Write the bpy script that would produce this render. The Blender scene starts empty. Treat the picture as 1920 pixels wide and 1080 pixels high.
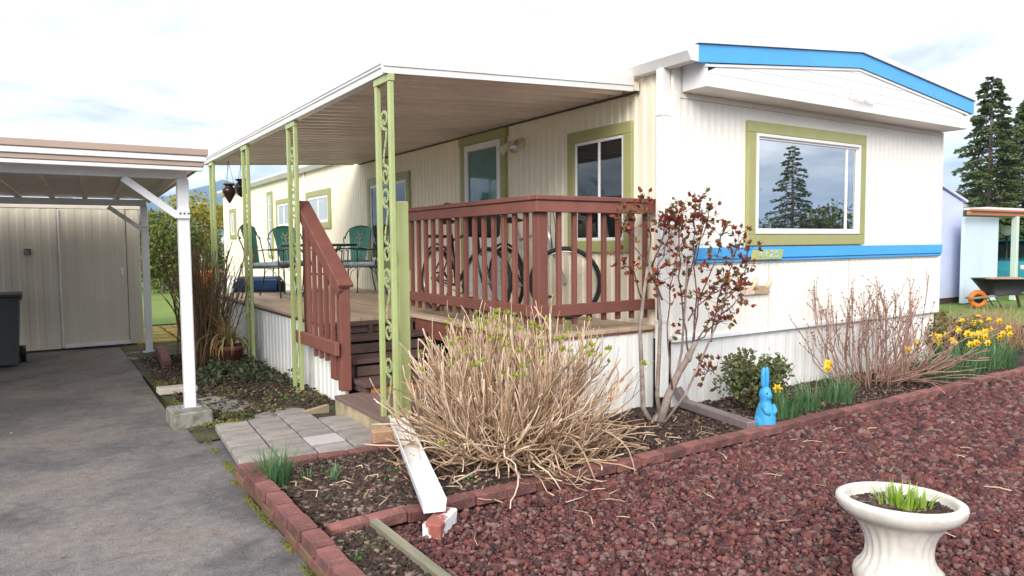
import bpy, bmesh, math, random
import numpy as np
from mathutils import Matrix, Vector
random.seed(11); RN = np.random.default_rng(5)
R = math.radians
S = bpy.context.scene
COL = S.collection
# ------------------------------------------------------------------ camera
F = 1345.; CH = 1.42; YAW = R(56.7); PITCH = R(3.53); ROLL = R(0.49)
fw = np.array([math.cos(YAW)*math.cos(PITCH), math.sin(YAW)*math.cos(PITCH), -math.sin(PITCH)])
rt = np.array([math.sin(YAW), -math.cos(YAW), 0.]); up = np.cross(rt, fw)
r2 = math.cos(ROLL)*rt - math.sin(ROLL)*up; u2 = math.sin(ROLL)*rt + math.cos(ROLL)*up
CAMP = np.array([0., 0., CH])
cd = bpy.data.cameras.new('camera'); cam = bpy.data.objects.new('camera', cd); COL.objects.link(cam)
cd.sensor_width = 36; cd.lens = F/1920*36; cd.clip_start = .05; cd.clip_end = 20000
mw = Matrix.Identity(4)
for i in range(3): mw[i][0] = r2[i]; mw[i][1] = u2[i]; mw[i][2] = -fw[i]; mw[i][3] = CAMP[i]
cam.matrix_world = mw; S.camera = cam
# ------------------------------------------------------------------ sky, sun, exposure
SUN_EL = R(31); SUN_DIR = np.array([-.74, -.67])          # compass direction towards the sun
w = bpy.data.worlds.new('World'); S.world = w; w.use_nodes = True
nt = w.node_tree; nt.nodes.clear(); L = nt.links
def wn(t, **k):
    n = nt.nodes.new(t)
    for a, b in k.items(): setattr(n, a, b)
    return n
sky = wn('ShaderNodeTexSky', sky_type='NISHITA', sun_disc=False, sun_elevation=SUN_EL,
         sun_rotation=math.atan2(SUN_DIR[0], SUN_DIR[1]), air_density=1.0, dust_density=1.5)
tc = wn('ShaderNodeTexCoord'); sp = wn('ShaderNodeSeparateXYZ'); L.new(tc.outputs['Generated'], sp.inputs[0])
mx = wn('ShaderNodeMath', operation='MAXIMUM'); L.new(sp.outputs['Z'], mx.inputs[0]); mx.inputs[1].default_value = 0
ad = wn('ShaderNodeMath', operation='ADD'); L.new(mx.outputs[0], ad.inputs[0]); ad.inputs[1].default_value = .12
dv = wn('ShaderNodeVectorMath', operation='DIVIDE'); L.new(tc.outputs['Generated'], dv.inputs[0])
cb = wn('ShaderNodeCombineXYZ')
for i in range(3): L.new(ad.outputs[0], cb.inputs[i])
L.new(cb.outputs[0], dv.inputs[1])
nz = wn('ShaderNodeTexNoise'); nz.inputs['Scale'].default_value = 1.1; nz.inputs['Detail'].default_value = 7
nz.inputs['Roughness'].default_value = .6; nz.inputs['Distortion'].default_value = .4
L.new(dv.outputs[0], nz.inputs['Vector'])
cr = wn('ShaderNodeValToRGB'); cr.color_ramp.elements[0].position = .33; cr.color_ramp.elements[1].position = .68; ce = cr.color_ramp.elements.new(.50)
cr.color_ramp.elements[0].color = (3.5, 3.45, 3.6, 1); ce.color = (6.7, 6.6, 6.6, 1); cr.color_ramp.elements[2].color = (11.0, 10.7, 10.4, 1)
L.new(nz.outputs['Fac'], cr.inputs[0])
mixw = wn('ShaderNodeMixRGB'); mixw.inputs[0].default_value = .88
L.new(sky.outputs[0], mixw.inputs[1]); L.new(cr.outputs[0], mixw.inputs[2])
bg = wn('ShaderNodeBackground'); bg.inputs[1].default_value = .10; L.new(mixw.outputs[0], bg.inputs[0])
wo = wn('ShaderNodeOutputWorld'); L.new(bg.outputs[0], wo.inputs[0])
sd = bpy.data.lights.new('sun', 'SUN'); sd.energy = 1.4; sd.angle = R(34); sd.color = (1, .94, .84)
so = bpy.data.objects.new('sun', sd); COL.objects.link(so)
sdir = Vector((SUN_DIR[0]*math.cos(SUN_EL), SUN_DIR[1]*math.cos(SUN_EL), math.sin(SUN_EL)))
so.rotation_euler = sdir.to_track_quat('Z', 'Y').to_euler(); so.location = (-6, -8, 12)
S.view_settings.view_transform = 'Standard'; S.view_settings.look = 'None'
S.view_settings.exposure = 1.55; S.view_settings.gamma = 1; S.view_settings.use_curve_mapping = False

# ------------------------------------------------------------------ pixel -> place
def ray(x, y): return fw + r2*(x-960)/F + u2*(540-y)/F
def gz(x, y, z=0.): d = ray(x, y); return CAMP + d*((z-CH)/d[2])
def gx(x, y, X): d = ray(x, y); return CAMP + d*(X/d[0])
def gy(x, y, Y): d = ray(x, y); return CAMP + d*(Y/d[1])
def gd(x, y, dep): return CAMP + ray(x, y)*dep

# ------------------------------------------------------------------ mesh helpers
V3 = lambda *a: np.array(a, float)
def rotz(a):
    c, s = math.cos(a), math.sin(a); return np.array([[c, -s, 0], [s, c, 0], [0, 0, 1]])
def rotm(x=0, y=0, z=0):
    return np.array(Matrix.Rotation(z, 3, 'Z') @ Matrix.Rotation(y, 3, 'Y') @ Matrix.Rotation(x, 3, 'X'))
_cb = {}
def cbox(sx, sy, sz, b):
    k = (round(sx, 4), round(sy, 4), round(sz, 4), round(b, 4))
    if k in _cb: return _cb[k]
    hx, hy, hz = sx/2, sy/2, sz/2; b = min(b, hx*.8, hy*.8, hz*.8)
    pts = []
    for i in (-1, 1):
        for j in (-1, 1):
            for l in (-1, 1):
                pts += [(i*(hx-b), j*(hy-b), l*hz), (i*(hx-b), j*hy, l*(hz-b)), (i*hx, j*(hy-b), l*(hz-b))]
    bm = bmesh.new(); vs = [bm.verts.new(p) for p in pts]
    bmesh.ops.convex_hull(bm, input=vs); bmesh.ops.dissolve_limit(bm, angle_limit=.01, verts=bm.verts, edges=bm.edges)
    bm.normal_update(); bm.verts.index_update()
    out = ([tuple(v.co) for v in bm.verts], [[v.index for v in f.verts] for f in bm.faces]); bm.free()
    _cb[k] = out; return out
WL = {}
class MB:
    def __init__(s): s.v = []; s.f = []; s.sm = []
    def add(s, vs, fs, smooth=False):
        n = len(s.v); s.v += [tuple(map(float, p)) for p in vs]; s.f += [[i+n for i in f] for f in fs]; s.sm += [smooth]*len(fs); return s
    def box(s, c, d, b=0., rot=None):
        if b > 0: vs, fs = cbox(*d, b)
        else:
            x, y, z = d[0]/2, d[1]/2, d[2]/2
            vs = [(-x,-y,-z),(x,-y,-z),(x,y,-z),(-x,y,-z),(-x,-y,z),(x,-y,z),(x,y,z),(-x,y,z)]
            fs = [[0,3,2,1],[4,5,6,7],[0,1,5,4],[1,2,6,5],[2,3,7,6],[3,0,4,7]]
        A = np.array(vs)
        if rot is not None: A = A @ np.array(rot).T
        return s.add(A+np.array(c, float), fs)
    def span(s, a, b, bev=0.):      # box from corner a to corner b
        a = np.array(a, float); b = np.array(b, float)
        return s.box((a+b)/2, np.abs(b-a), bev)
    def bar(s, a, b, wdt, h, bev=0., upv=(0, 0, 1)):   # square bar from a to b
        a = np.array(a, float); b = np.array(b, float); d = b-a; l = np.linalg.norm(d); d = d/l
        u = np.cross(np.array(upv, float), d)
        if np.linalg.norm(u) < 1e-6: u = np.cross(V3(1, 0, 0), d)
        u /= np.linalg.norm(u); t = np.cross(d, u)
        return s.box((a+b)/2, (l, wdt, h), bev, np.array([d, u, t]).T)
    def tube(s, pts, r, n=6, cap=True, smooth=True):
        P = [np.array(p, float) for p in pts]; m = len(P)
        rr = [r]*m if np.isscalar(r) else list(r)
        T = []
        for i in range(m):
            t = P[min(i+1, m-1)] - P[max(i-1, 0)]; T.append(t/(np.linalg.norm(t)+1e-12))
        a = V3(0, 0, 1) if abs(T[0][2]) < .9 else V3(1, 0, 0)
        u = np.cross(T[0], a); u /= np.linalg.norm(u); vs = []
        for i in range(m):
            u = u - T[i]*(u@T[i]); u /= (np.linalg.norm(u)+1e-12); q = np.cross(T[i], u)
            for k in range(n):
                an = 2*math.pi*k/n; vs.append(P[i] + rr[i]*(math.cos(an)*u + math.sin(an)*q))
        fs = [[i*n+k, i*n+(k+1) % n, (i+1)*n+(k+1) % n, (i+1)*n+k] for i in range(m-1) for k in range(n)]
        if cap: fs += [list(range(n))[::-1], list(range((m-1)*n, m*n))]
        return s.add(vs, fs, smooth)
    def ring(s, c, R_, r, ax=(0, 0, 1), n=28, m=6):
        ax = np.array(ax, float); ax /= np.linalg.norm(ax)
        a = V3(0, 0, 1) if abs(ax[2]) < .9 else V3(1, 0, 0)
        u = np.cross(ax, a); u /= np.linalg.norm(u); q = np.cross(ax, u); vs = []
        for i in range(n):
            t = 2*math.pi*i/n; e = math.cos(t)*u + math.sin(t)*q
            for k in range(m):
                p = 2*math.pi*k/m; vs.append(np.array(c) + e*(R_+r*math.cos(p)) + ax*r*math.sin(p))
        fs = [[i*m+k, ((i+1) % n)*m+k, ((i+1) % n)*m+(k+1) % m, i*m+(k+1) % m] for i in range(n) for k in range(m)]
        return s.add(vs, fs, True)
    def lathe(s, c, prof, n=32, smooth=True, rad=None, rot=None):   # prof: (r,z); rad(theta,i)->factor
        vs = []
        for i, (r, z) in enumerate(prof):
            for k in range(n):
                t = 2*math.pi*k/n; q = r*(rad(t, i) if rad else 1); vs.append((q*math.cos(t), q*math.sin(t), z))
        A = np.array(vs)
        if rot is not None: A = A @ np.array(rot).T
        m = len(prof)
        fs = [[i*n+k, i*n+(k+1) % n, (i+1)*n+(k+1) % n, (i+1)*n+k] for i in range(m-1) for k in range(n)]
        fs += [list(range(n))[::-1], list(range((m-1)*n, m*n))]
        return s.add(A+np.array(c, float), fs, smooth)
    def prism(s, outline, off):     # planar outline (3-D points) pushed by off
        n = len(outline); A = [np.array(p, float) for p in outline]; B = [p+np.array(off, float) for p in A]
        fs = [list(range(n))[::-1], list(range(n, 2*n))] + [[i, (i+1) % n, n+(i+1) % n, n+i] for i in range(n)]
        return s.add(A+B, fs)
    def corr(s, o, u, v, nrm, length, per, dep, back=.02):   # ribbed sheet with a flat back: closed
        o, u, v, nrm = (np.array(a, float) for a in (o, u, v, nrm)); n = int(round(length/per)); p = length/n
        prof = []
        for i in range(n): prof += [(i*p, 0), (i*p+p*.38, 0), (i*p+p*.5, dep), (i*p+p*.88, dep)]
        prof += [(length, 0)]
        vs = []; m = len(prof)
        for q, d in prof: vs += [o+u*q+nrm*d, o+u*q+nrm*d+v]
        vs += [o-nrm*back, o-nrm*back+v, o+u*length-nrm*back, o+u*length-nrm*back+v]; k = 2*m
        fs = [[2*i, 2*i+2, 2*i+3, 2*i+1] for i in range(m-1)] + [[k, k+1, k+3, k+2], [0, 1, k+1, k], [2*m-2, k+2, k+3, 2*m-1]]
        fs += [[2*i for i in range(m)]+[k+2, k], [2*i+1 for i in range(m)]+[k+3, k+1]]
        return s.add(vs, fs)
    def mesh(s, name):
        me = bpy.data.meshes.new(name); me.from_pydata(s.v, [], s.f)
        if any(s.sm): me.polygons.foreach_set('use_smooth', s.sm)
        me.update(); return me
    def build(s, name, m, parent=None, label=None):
        return put(s.mesh(name), name, m, parent, label=label)
def put(me, name, m, parent=None, loc=(0, 0, 0), rot=None, label=None):
    if m is not None and len(me.materials) == 0: me.materials.append(m)
    o = bpy.data.objects.new(name, me); COL.objects.link(o)
    loc = np.array(loc, float); WL[o.name] = loc
    if parent is not None: o.parent = parent; o.location = loc - WL[parent.name]
    else: o.location = loc
    if rot is not None: o.rotation_euler = rot
    if label: o['label'] = label
    return o
def tag(o, label, cat, group=None):
    o['label'] = label; o['category'] = cat
    if group: o['group'] = group
    return o
def thing(name, label, cat, loc=(0, 0, 0), group=None):
    o = bpy.data.objects.new(name, None); COL.objects.link(o); o.location = loc; o.empty_display_size = .1
    WL[o.name] = np.array(loc, float); return tag(o, label, cat, group)
def kind(o, k): o['kind'] = k; return o
def place(o, loc, rz=0, rx=0, ry=0):
    o.location = loc; o.rotation_euler = (rx, ry, rz); return o
def copy_tree(o, parent=None):
    c = o.copy(); COL.objects.link(c); c.parent = parent; WL[c.name] = WL[o.name].copy()
    for ch in list(o.children): copy_tree(ch, c)
    return c
def raw(name, V, Fc, m, parent=None, smooth=False):      # big numpy meshes: V (n,3), Fc (k,3 or 4)
    me = bpy.data.meshes.new(name); V = np.asarray(V, np.float32); Fc = np.asarray(Fc, np.int32); k, q = Fc.shape
    me.vertices.add(len(V)); me.vertices.foreach_set('co', V.ravel())
    me.loops.add(k*q); me.loops.foreach_set('vertex_index', Fc.ravel())
    me.polygons.add(k); me.polygons.foreach_set('loop_start', np.arange(0, k*q, q, dtype=np.int32))
    me.polygons.foreach_set('loop_total', np.full(k, q, np.int32))
    if smooth: me.polygons.foreach_set('use_smooth', np.ones(k, bool))
    me.update(calc_edges=True); return put(me, name, m, parent)

# ------------------------------------------------------------------ materials
def mat(name, col, rough=.6, var=.12, scale=6., bump=0., bscale=40., metal=0., spec=.4, rand=0., col2=None, mixs=2., mixlo=.42, mixhi=.62,
        stretch=(1, 1, 1), island=None, trans=0., ior=None, coat=0.):
    m = bpy.data.materials.new(name); m.use_nodes = True; t = m.node_tree; N = t.nodes; K = t.links; N.clear()
    out = N.new('ShaderNodeOutputMaterial'); p = N.new('ShaderNodeBsdfPrincipled'); K.new(p.outputs[0], out.inputs[0])
    p.inputs['Roughness'].default_value = rough; p.inputs['Metallic'].default_value = metal; p.inputs['Specular IOR Level'].default_value = spec
    p.inputs['Coat Weight'].default_value = coat
    if ior: p.inputs['IOR'].default_value = ior
    c = N.new('ShaderNodeTexCoord'); mp = N.new('ShaderNodeMapping'); mp.inputs['Scale'].default_value = stretch
    K.new(c.outputs['Object'], mp.inputs[0])
    def noise(sc, det=4):
        n = N.new('ShaderNodeTexNoise'); n.inputs['Scale'].default_value = sc; n.inputs['Detail'].default_value = det; n.inputs['Roughness'].default_value = .6
        K.new(mp.outputs[0], n.inputs['Vector']); return n
    cur = None
    if island:
        g = N.new('ShaderNodeNewGeometry'); r = N.new('ShaderNodeValToRGB'); e = r.color_ramp.elements
        while len(e) < len(island): e.new(.5)
        for i, cc in enumerate(island): e[i].position = i/(len(island)-1); e[i].color = (*cc, 1)
        K.new(g.outputs['Random Per Island'], r.inputs[0]); cur = r.outputs[0]
    elif col2:
        n = noise(mixs, 6); r = N.new('ShaderNodeValToRGB'); e = r.color_ramp.elements
        e[0].position = mixlo; e[1].position = mixhi; e[0].color = (*col, 1); e[1].color = (*col2, 1)
        K.new(n.outputs['Fac'], r.inputs[0]); cur = r.outputs[0]
    n = noise(scale); mr = N.new('ShaderNodeMapRange'); mr.inputs['From Min'].default_value = .25; mr.inputs['From Max'].default_value = .75
    mr.inputs['To Min'].default_value = 1-var; mr.inputs['To Max'].default_value = 1+var; K.new(n.outputs['Fac'], mr.inputs[0]); fac = mr.outputs[0]
    if rand:
        oi = N.new('ShaderNodeObjectInfo'); m2 = N.new('ShaderNodeMapRange'); m2.inputs['To Min'].default_value = 1-rand; m2.inputs['To Max'].default_value = 1+rand
        K.new(oi.outputs['Random'], m2.inputs[0]); mu = N.new('ShaderNodeMath'); mu.operation = 'MULTIPLY'; K.new(fac, mu.inputs[0]); K.new(m2.outputs[0], mu.inputs[1]); fac = mu.outputs[0]
    vm = N.new('ShaderNodeVectorMath'); vm.operation = 'SCALE'
    if cur is not None: K.new(cur, vm.inputs[0])
    else: vm.inputs[0].default_value = col
    K.new(fac, vm.inputs['Scale']); K.new(vm.outputs[0], p.inputs['Base Color'])
    if bump:
        b = N.new('ShaderNodeBump'); b.inputs['Strength'].default_value = bump; b.inputs['Distance'].default_value = .01
        K.new(noise(bscale, 5).outputs['Fac'], b.inputs['Height']); K.new(b.outputs[0], p.inputs['Normal'])
    if trans:
        tr = N.new('ShaderNodeBsdfTranslucent'); K.new(vm.outputs[0], tr.inputs[0]); ms = N.new('ShaderNodeMixShader'); ms.inputs[0].default_value = trans
        K.new(p.outputs[0], ms.inputs[1]); K.new(tr.outputs[0], ms.inputs[2]); K.new(ms.outputs[0], out.inputs[0])
    return m
X = {}
X['siding'] = mat('siding', (.85, .825, .765), .5, .05, 1.3, .05, 3, spec=.35)
X['siding2'] = mat('siding_side', (.86, .795, .635), .5, .05, 1.2, .05, 3, spec=.35)
X['skirt'] = mat('skirting', (.80, .80, .78), .5, .10, 2.4, .05, 8, stretch=(1, 1, .3))
X['white'] = mat('white_paint', (.80, .80, .80), .4, .04, 3, .03, 20)
X['alu'] = mat('white_aluminium', (.74, .73, .71), .35, .08, 2.5, .03, 20)
X['pan'] = mat('awning_pan', (.84, .75, .67), .26, .10, 1.5, .03, 20, rand=.08)
X['olive'] = mat('olive_trim', (.36, .36, .155), .5, .08, 5, .06, 30, rand=.05)
X['postgreen'] = mat('post_green', (.38, .44, .19), .45, .10, 6, .08, 60)
X['blue'] = mat('blue_trim', (.075, .39, .80), .4, .07, 2.5, .03, 10)
X['brown'] = mat('brown_stain', (.205, .076, .058), .62, .18, 7, .18, 30, rand=.12, stretch=(1, 1, .35))
X['tread'] = mat('tread_dark', (.105, .064, .056), .7, .25, 9, .2, 40, rand=.15, stretch=(.3, 1, 1))
X['plank'] = mat('deck_plank', (.54, .41, .29), .7, .16, 8, .15, 40, rand=.14, stretch=(1, .15, 1), col2=(.42, .305, .215), mixs=1.6)
X['newwood'] = mat('new_wood', (.50, .20, .07), .65, .2, 10, .1, 30, stretch=(.3, 1, 1))
X['greywood'] = mat('grey_wood', (.27, .235, .19), .8, .22, 9, .3, 30, stretch=(1, .2, 1), col2=(.17, .17, .11), mixs=5)
X['ply'] = mat('weathered_board', (.42, .34, .22), .8, .2, 9, .2, 30, col2=(.27, .23, .15), mixs=6)
X['brick'] = mat('brick_red', (.27, .105, .093), .9, .35, 34, 1.0, 120, rand=.30, col2=(.13, .062, .058), mixs=11, mixlo=.36, mixhi=.66)
X['brickmoss'] = mat('brick_moss', (.17, .075, .064), .9, .25, 16, .6, 70, rand=.25, col2=(.11, .11, .03), mixs=8, mixlo=.52, mixhi=.72)
X['moss'] = mat('moss', (.085, .10, .022), .95, .35, 22, .6, 60, col2=(.16, .15, .03), mixs=4)
X['paver'] = mat('paver', (.31, .282, .262), .88, .16, 22, .4, 120, rand=.12, col2=(.235, .21, .195), mixs=7)
X['concrete'] = mat('concrete', (.27, .26, .235), .9, .2, 20, .5, 60, col2=(.12, .125, .085), mixs=9)
X['asphalt'] = mat('asphalt', (.150, .140, .137), .9, .20, 120, .35, 160, col2=(.205, .185, .17), mixs=.9, mixlo=.35, mixhi=.7)
def asphalt():
    m = bpy.data.materials.new('asphalt'); m.use_nodes = True; t = m.node_tree; N = t.nodes; K = t.links; p = N['Principled BSDF']; p.inputs['Roughness'].default_value = .88; p.inputs['Specular IOR Level'].default_value = .3
    c = N.new('ShaderNodeTexCoord')
    def noise(sc, det=5, dist=0.):
        n = N.new('ShaderNodeTexNoise'); n.inputs['Scale'].default_value = sc; n.inputs['Detail'].default_value = det; n.inputs['Roughness'].default_value = .65; n.inputs['Distortion'].default_value = dist; K.new(c.outputs['Object'], n.inputs['Vector']); return n.outputs['Fac']
    def ramp(f, stops):
        r = N.new('ShaderNodeValToRGB'); e = r.color_ramp.elements
        while len(e) < len(stops): e.new(.5)
        for i, (q, cc) in enumerate(stops): e[i].position = q; e[i].color = (*cc, 1)
        K.new(f, r.inputs[0]); return r.outputs[0]
    def mul(a, b):
        x = N.new('ShaderNodeMixRGB'); x.blend_type = 'MULTIPLY'; x.inputs[0].default_value = 1; K.new(a, x.inputs[1]); K.new(b, x.inputs[2]); return x.outputs[0]
    big = ramp(noise(.75, 9, .15), [(.30, (.086, .084, .094)), (.43, (.132, .125, .128)), (.55, (.195, .180, .172)), (.66, (.185, .148, .126)), (.78, (.145, .132, .130))])
    st = ramp(noise(1.9, 9, .1), [(.30, (.58, .57, .58)), (.46, (1, 1, 1)), (.60, (1.05, 1.02, 1.0)), (.74, (1.35, 1.25, 1.18))])
    sp = ramp(noise(95, 3), [(.30, (.45, .45, .46)), (.5, (1, 1, 1)), (.64, (1.1, 1.08, 1.06)), (.76, (2.0, 1.95, 1.9))])
    mo = ramp(noise(17, 6), [(.3, (.76, .76, .77)), (.7, (1.2, 1.19, 1.17))])
    K.new(mul(mul(mul(big, st), sp), mo), p.inputs['Base Color'])
    b = N.new('ShaderNodeBump'); b.inputs['Strength'].default_value = .5; b.inputs['Distance'].default_value = .006; K.new(noise(140, 3), b.inputs['Height']); K.new(b.outputs[0], p.inputs['Normal'])
    return m
X['asphalt'] = asphalt()
X['soil'] = mat('soil', (.024, .016, .013), .95, .4, 40, .9, 60, col2=(.05, .033, .025), mixs=14)
X['mosssoil'] = mat('mossy_soil', (.060, .045, .032), .95, .45, 55, 1.0, 70, col2=(.075, .088, .028), mixs=3.4, mixlo=.46, mixhi=.58)
X['gravbase'] = mat('gravel_base', (.085, .036, .036), .95, .4, 60, .9, 70)
X['gravel'] = mat('lava_gravel', (1, 1, 1), .85, .25, 60, .3, 120, spec=.25, island=[(.030, .016, .018), (.105, .034, .033), (.16, .052, .046), (.07, .032, .036), (.21, .085, .070), (.10, .036, .036), (.045, .028, .032), (.17, .105, .095), (.20, .12, .105)])
X['chips'] = mat('bark_chips', (1, 1, 1), .9, .25, 50, .2, 80, island=[(.024, .015, .012), (.05, .030, .023), (.085, .052, .039), (.033, .021, .017), (.27, .19, .15), (.022, .014, .012), (.065, .038, .029), (.04, .025, .02)])
X['lawn'] = mat('lawn', (.105, .175, .028), .95, .35, 30, .8, 40, col2=(.15, .21, .038), mixs=.5)
X['grassg'] = mat('grass_blade', (1, 1, 1), .6, .1, 20, island=[(.08, .19, .05), (.12, .26, .07), (.16, .30, .10), (.07, .15, .05)], trans=.25)
X['ground'] = mat('ground', (.075, .075, .040), .95, .4, 9, .8, 40, col2=(.10, .125, .045), mixs=.6)
X['hyd'] = mat('dry_stem', (1, 1, 1), .75, .25, 26, island=[(.34, .21, .125), (.56, .40, .27), (.72, .57, .43), (.42, .27, .16), (.20, .12, .07), (.64, .48, .34), (.26, .17, .12)])
X['hyd2'] = mat('purple_stem', (1, 1, 1), .75, .15, 20, island=[(.22, .115, .10), (.34, .20, .16), (.42, .28, .21), (.27, .15, .13)])
X['bark'] = mat('bark', (.24, .18, .15), .85, .3, 30, .6, 60, col2=(.32, .27, .24), mixs=12)
X['rosecane'] = mat('rose_cane', (.11, .055, .055), .7, .3, 20, .3, 60, col2=(.17, .09, .075), mixs=8)
X['roseleaf'] = mat('rose_leaf', (1, 1, 1), .5, .15, 20, island=[(.22, .03, .03), (.34, .055, .025), (.10, .022, .03), (.11, .13, .035), (.40, .12, .03), (.07, .09, .04), (.26, .035, .03)], trans=.25)
X['bud'] = mat('green_bud', (1, 1, 1), .5, .15, 20, island=[(.34, .42, .05), (.26, .34, .06), (.46, .46, .07)], trans=.25)
X['evleaf'] = mat('evergreen_leaf', (1, 1, 1), .5, .2, 20, island=[(.055, .095, .03), (.10, .15, .05), (.16, .17, .06), (.05, .075, .03), (.20, .15, .06)], trans=.15)
X['daffleaf'] = mat('daffodil_leaf', (1, 1, 1), .5, .12, 20, island=[(.055, .14, .06), (.09, .20, .085), (.14, .26, .11), (.08, .17, .06)], trans=.25)
X['yellow'] = mat('yellow_petal', (.90, .62, .03), .5, .1, 20, trans=.3)
X['orange'] = mat('orange_trumpet', (.85, .45, .015), .5, .1, 20, trans=.2)
X['pieris'] = mat('pieris_leaf', (1, 1, 1), .5, .2, 20, island=[(.08, .12, .035), (.16, .19, .06), (.30, .13, .07), (.10, .14, .04), (.36, .24, .10)], trans=.2)
X['drypink'] = mat('dry_pink_twig', (1, 1, 1), .8, .2, 20, island=[(.42, .25, .16), (.50, .31, .19), (.36, .20, .13), (.46, .34, .16)])
X['conifer'] = mat('conifer_needle', (1, 1, 1), .7, .2, 3, island=[(.04, .075, .025), (.075, .12, .038), (.11, .145, .05), (.05, .085, .03), (.13, .14, .04)], trans=.1)
X['hedge'] = mat('hedge_leaf', (1, 1, 1), .7, .2, 3, island=[(.065, .095, .02), (.115, .15, .03), (.18, .20, .035), (.05, .075, .02)], trans=.15)
X['ytree'] = mat('yellow_leaf', (1, 1, 1), .7, .2, 3, island=[(.26, .27, .03), (.42, .34, .04), (.17, .20, .03), (.52, .40, .05)], trans=.25)
X['cordleaf'] = mat('cordyline_leaf', (1, 1, 1), .5, .15, 20, island=[(.38, .34, .10), (.52, .42, .20), (.34, .10, .07), (.24, .27, .07), (.58, .50, .30)], trans=.2)
X['ivy'] = mat('ivy_leaf', (1, 1, 1), .5, .2, 20, island=[(.035, .06, .025), (.07, .10, .04), (.05, .04, .035), (.10, .15, .05)], trans=.1)
X['bunny'] = mat('bunny_blue', (.05, .33, .64), .5, .15, 7, .15, 40)
X['urn'] = mat('urn_resin', (.62, .60, .55), .55, .14, 13, .12, 60, col2=(.50, .46, .37), mixs=5, mixlo=.45, mixhi=.75)
X['glass'] = mat('window_glass', (.010, .012, .014), .015, .0, 1, spec=.5, ior=1.75)
X['glassend'] = mat('end_window_glass', (.014, .018, .024), .012, .0, 1, spec=.5, ior=7.0)
X['doorglass'] = mat('door_glass', (.07, .19, .20), .05, .2, 4, spec=.5, ior=1.7)
X['frost'] = mat('curtained_glass', (.50, .54, .55), .12, .08, 3, spec=.5, ior=1.8)
X['black'] = mat('black_rubber', (.016, .016, .017), .6, .2, 30)
X['metal'] = mat('bright_metal', (.60, .60, .60), .3, .1, 20, metal=.9)
X['iron'] = mat('wrought_iron', (.020, .045, .042), .5, .2, 30, spec=.5)
X['chairgreen'] = mat('chair_mesh_green', (.09, .29, .235), .55, .15, 12)
X['ivory'] = mat('ivory_paint', (.72, .66, .48), .5, .05, 20)
X['cushion'] = mat('cushion_blue', (.20, .26, .30), .9, .3, 22, .3, 60, col2=(.36, .40, .42), mixs=18)
X['bluebag'] = mat('blue_plastic', (.010, .045, .135), .35, .12, 8)
X['potdark'] = mat('dark_glaze', (.035, .018, .015), .22, .3, 9)
X['terra'] = mat('terracotta', (.20, .065, .045), .8, .2, 12, .2, 60)
X['carsteel'] = mat('carport_white', (.74, .74, .76), .45, .05, 3, .04, 20)
X['carunder'] = mat('carport_pan', (.52, .47, .42), .5, .1, 2, .04, 20)
X['carband'] = mat('carport_tan_band', (.42, .31, .25), .5, .08, 3, .04, 20)
X['shed'] = mat('shed_metal', (.64, .58, .48), .5, .08, 2.2, .05, 14, stretch=(1, 1, .4))
X['bin'] = mat('bin_plastic', (.045, .047, .052), .55, .15, 9, .05, 60)
X['label'] = mat('label_white', (.62, .70, .70), .5, .03, 8)
X['nshed'] = mat('lavender_block', (.55, .60, .80), .8, .05, 3, .15, 12)
X['nwall'] = mat('pale_blue_siding', (.60, .70, .80), .7, .05, 3, .1, 12, stretch=(1, 1, .2))
X['nred'] = mat('salmon_trim', (.52, .19, .10), .5, .08, 4)
X['teal'] = mat('teal_car_paint', (.055, .36, .48), .2, .05, 4, coat=.6)
X['carglass'] = mat('car_glass', (.02, .03, .035), .05, .1, 4, ior=2.0)
X['wbblack'] = mat('barrow_tray', (.015, .015, .018), .6, .15, 9)
X['wborange'] = mat('barrow_orange', (.62, .17, .02), .45, .12, 9)
X['lampw'] = mat('globe_white', (.85, .85, .82), .25, .03, 9)
X['hill'] = mat('hill_forest', (.045, .065, .05), .95, .3, .004)
X['tan'] = mat('tan_wood', (.46, .33, .20), .6, .12, 9)
X['tanpale'] = mat('pale_wood', (.72, .55, .40), .6, .1, 9)
X['frame_silver'] = mat('bike_silver', (.55, .57, .60), .3, .06, 9, metal=.5)
X['frame_black'] = mat('bike_black', (.02, .02, .024), .35, .1, 9, coat=.4)
X['plate'] = mat('number_plate_green', (.46, .46, .17), .5, .08, 9)
X['digit'] = mat('digit_pale_blue', (.30, .62, .80), .45, .05, 9)
X['redleaf'] = mat('fallen_leaf', (.30, .06, .05), .8, .2, 20)
X['dryleaf'] = mat('dry_leaf', (1, 1, 1), .8, .2, 20, island=[(.30, .17, .10), (.22, .10, .06), (.40, .27, .17)])

# ================================================================== SETTING
def sheet(name, pts, z, m):
    return kind(MB().add([(p[0], p[1], z) for p in pts], [list(range(len(pts)))]).build(name, m), 'structure')
sheet('ground', [(-6000, -6000), (6000, -6000), (6000, 6000), (-6000, 6000)], -.03, X['ground'])
drv = [(-14, -6), (.94, -6), (.94, 4.5), (1.03, 4.5), (1.07, 5.78), (.86, 6.7), (.88, 8.75), (1.05, 8.95), (1.2, 11.9), (-14, 11.9)]
sheet('driveway', drv, 0., X['asphalt'])
sheet('lawn', [(-12, 14.6), (4.3, 14.6), (4.3, 60), (-12, 60)], -.012, X['lawn'])
sheet('side_lawn', [(8.9, 5.2), (60, 3.9), (60, 60), (8.9, 60)], -.012, X['lawn'])
kind(MB().add([(.965, -6, -.004), (22, -6, -.004), (22, 3.30, -.004), (.965, 3.30, -.004)], [[0, 1, 2, 3]]).build('gravel_yard', X['gravbase']), 'structure')
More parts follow.
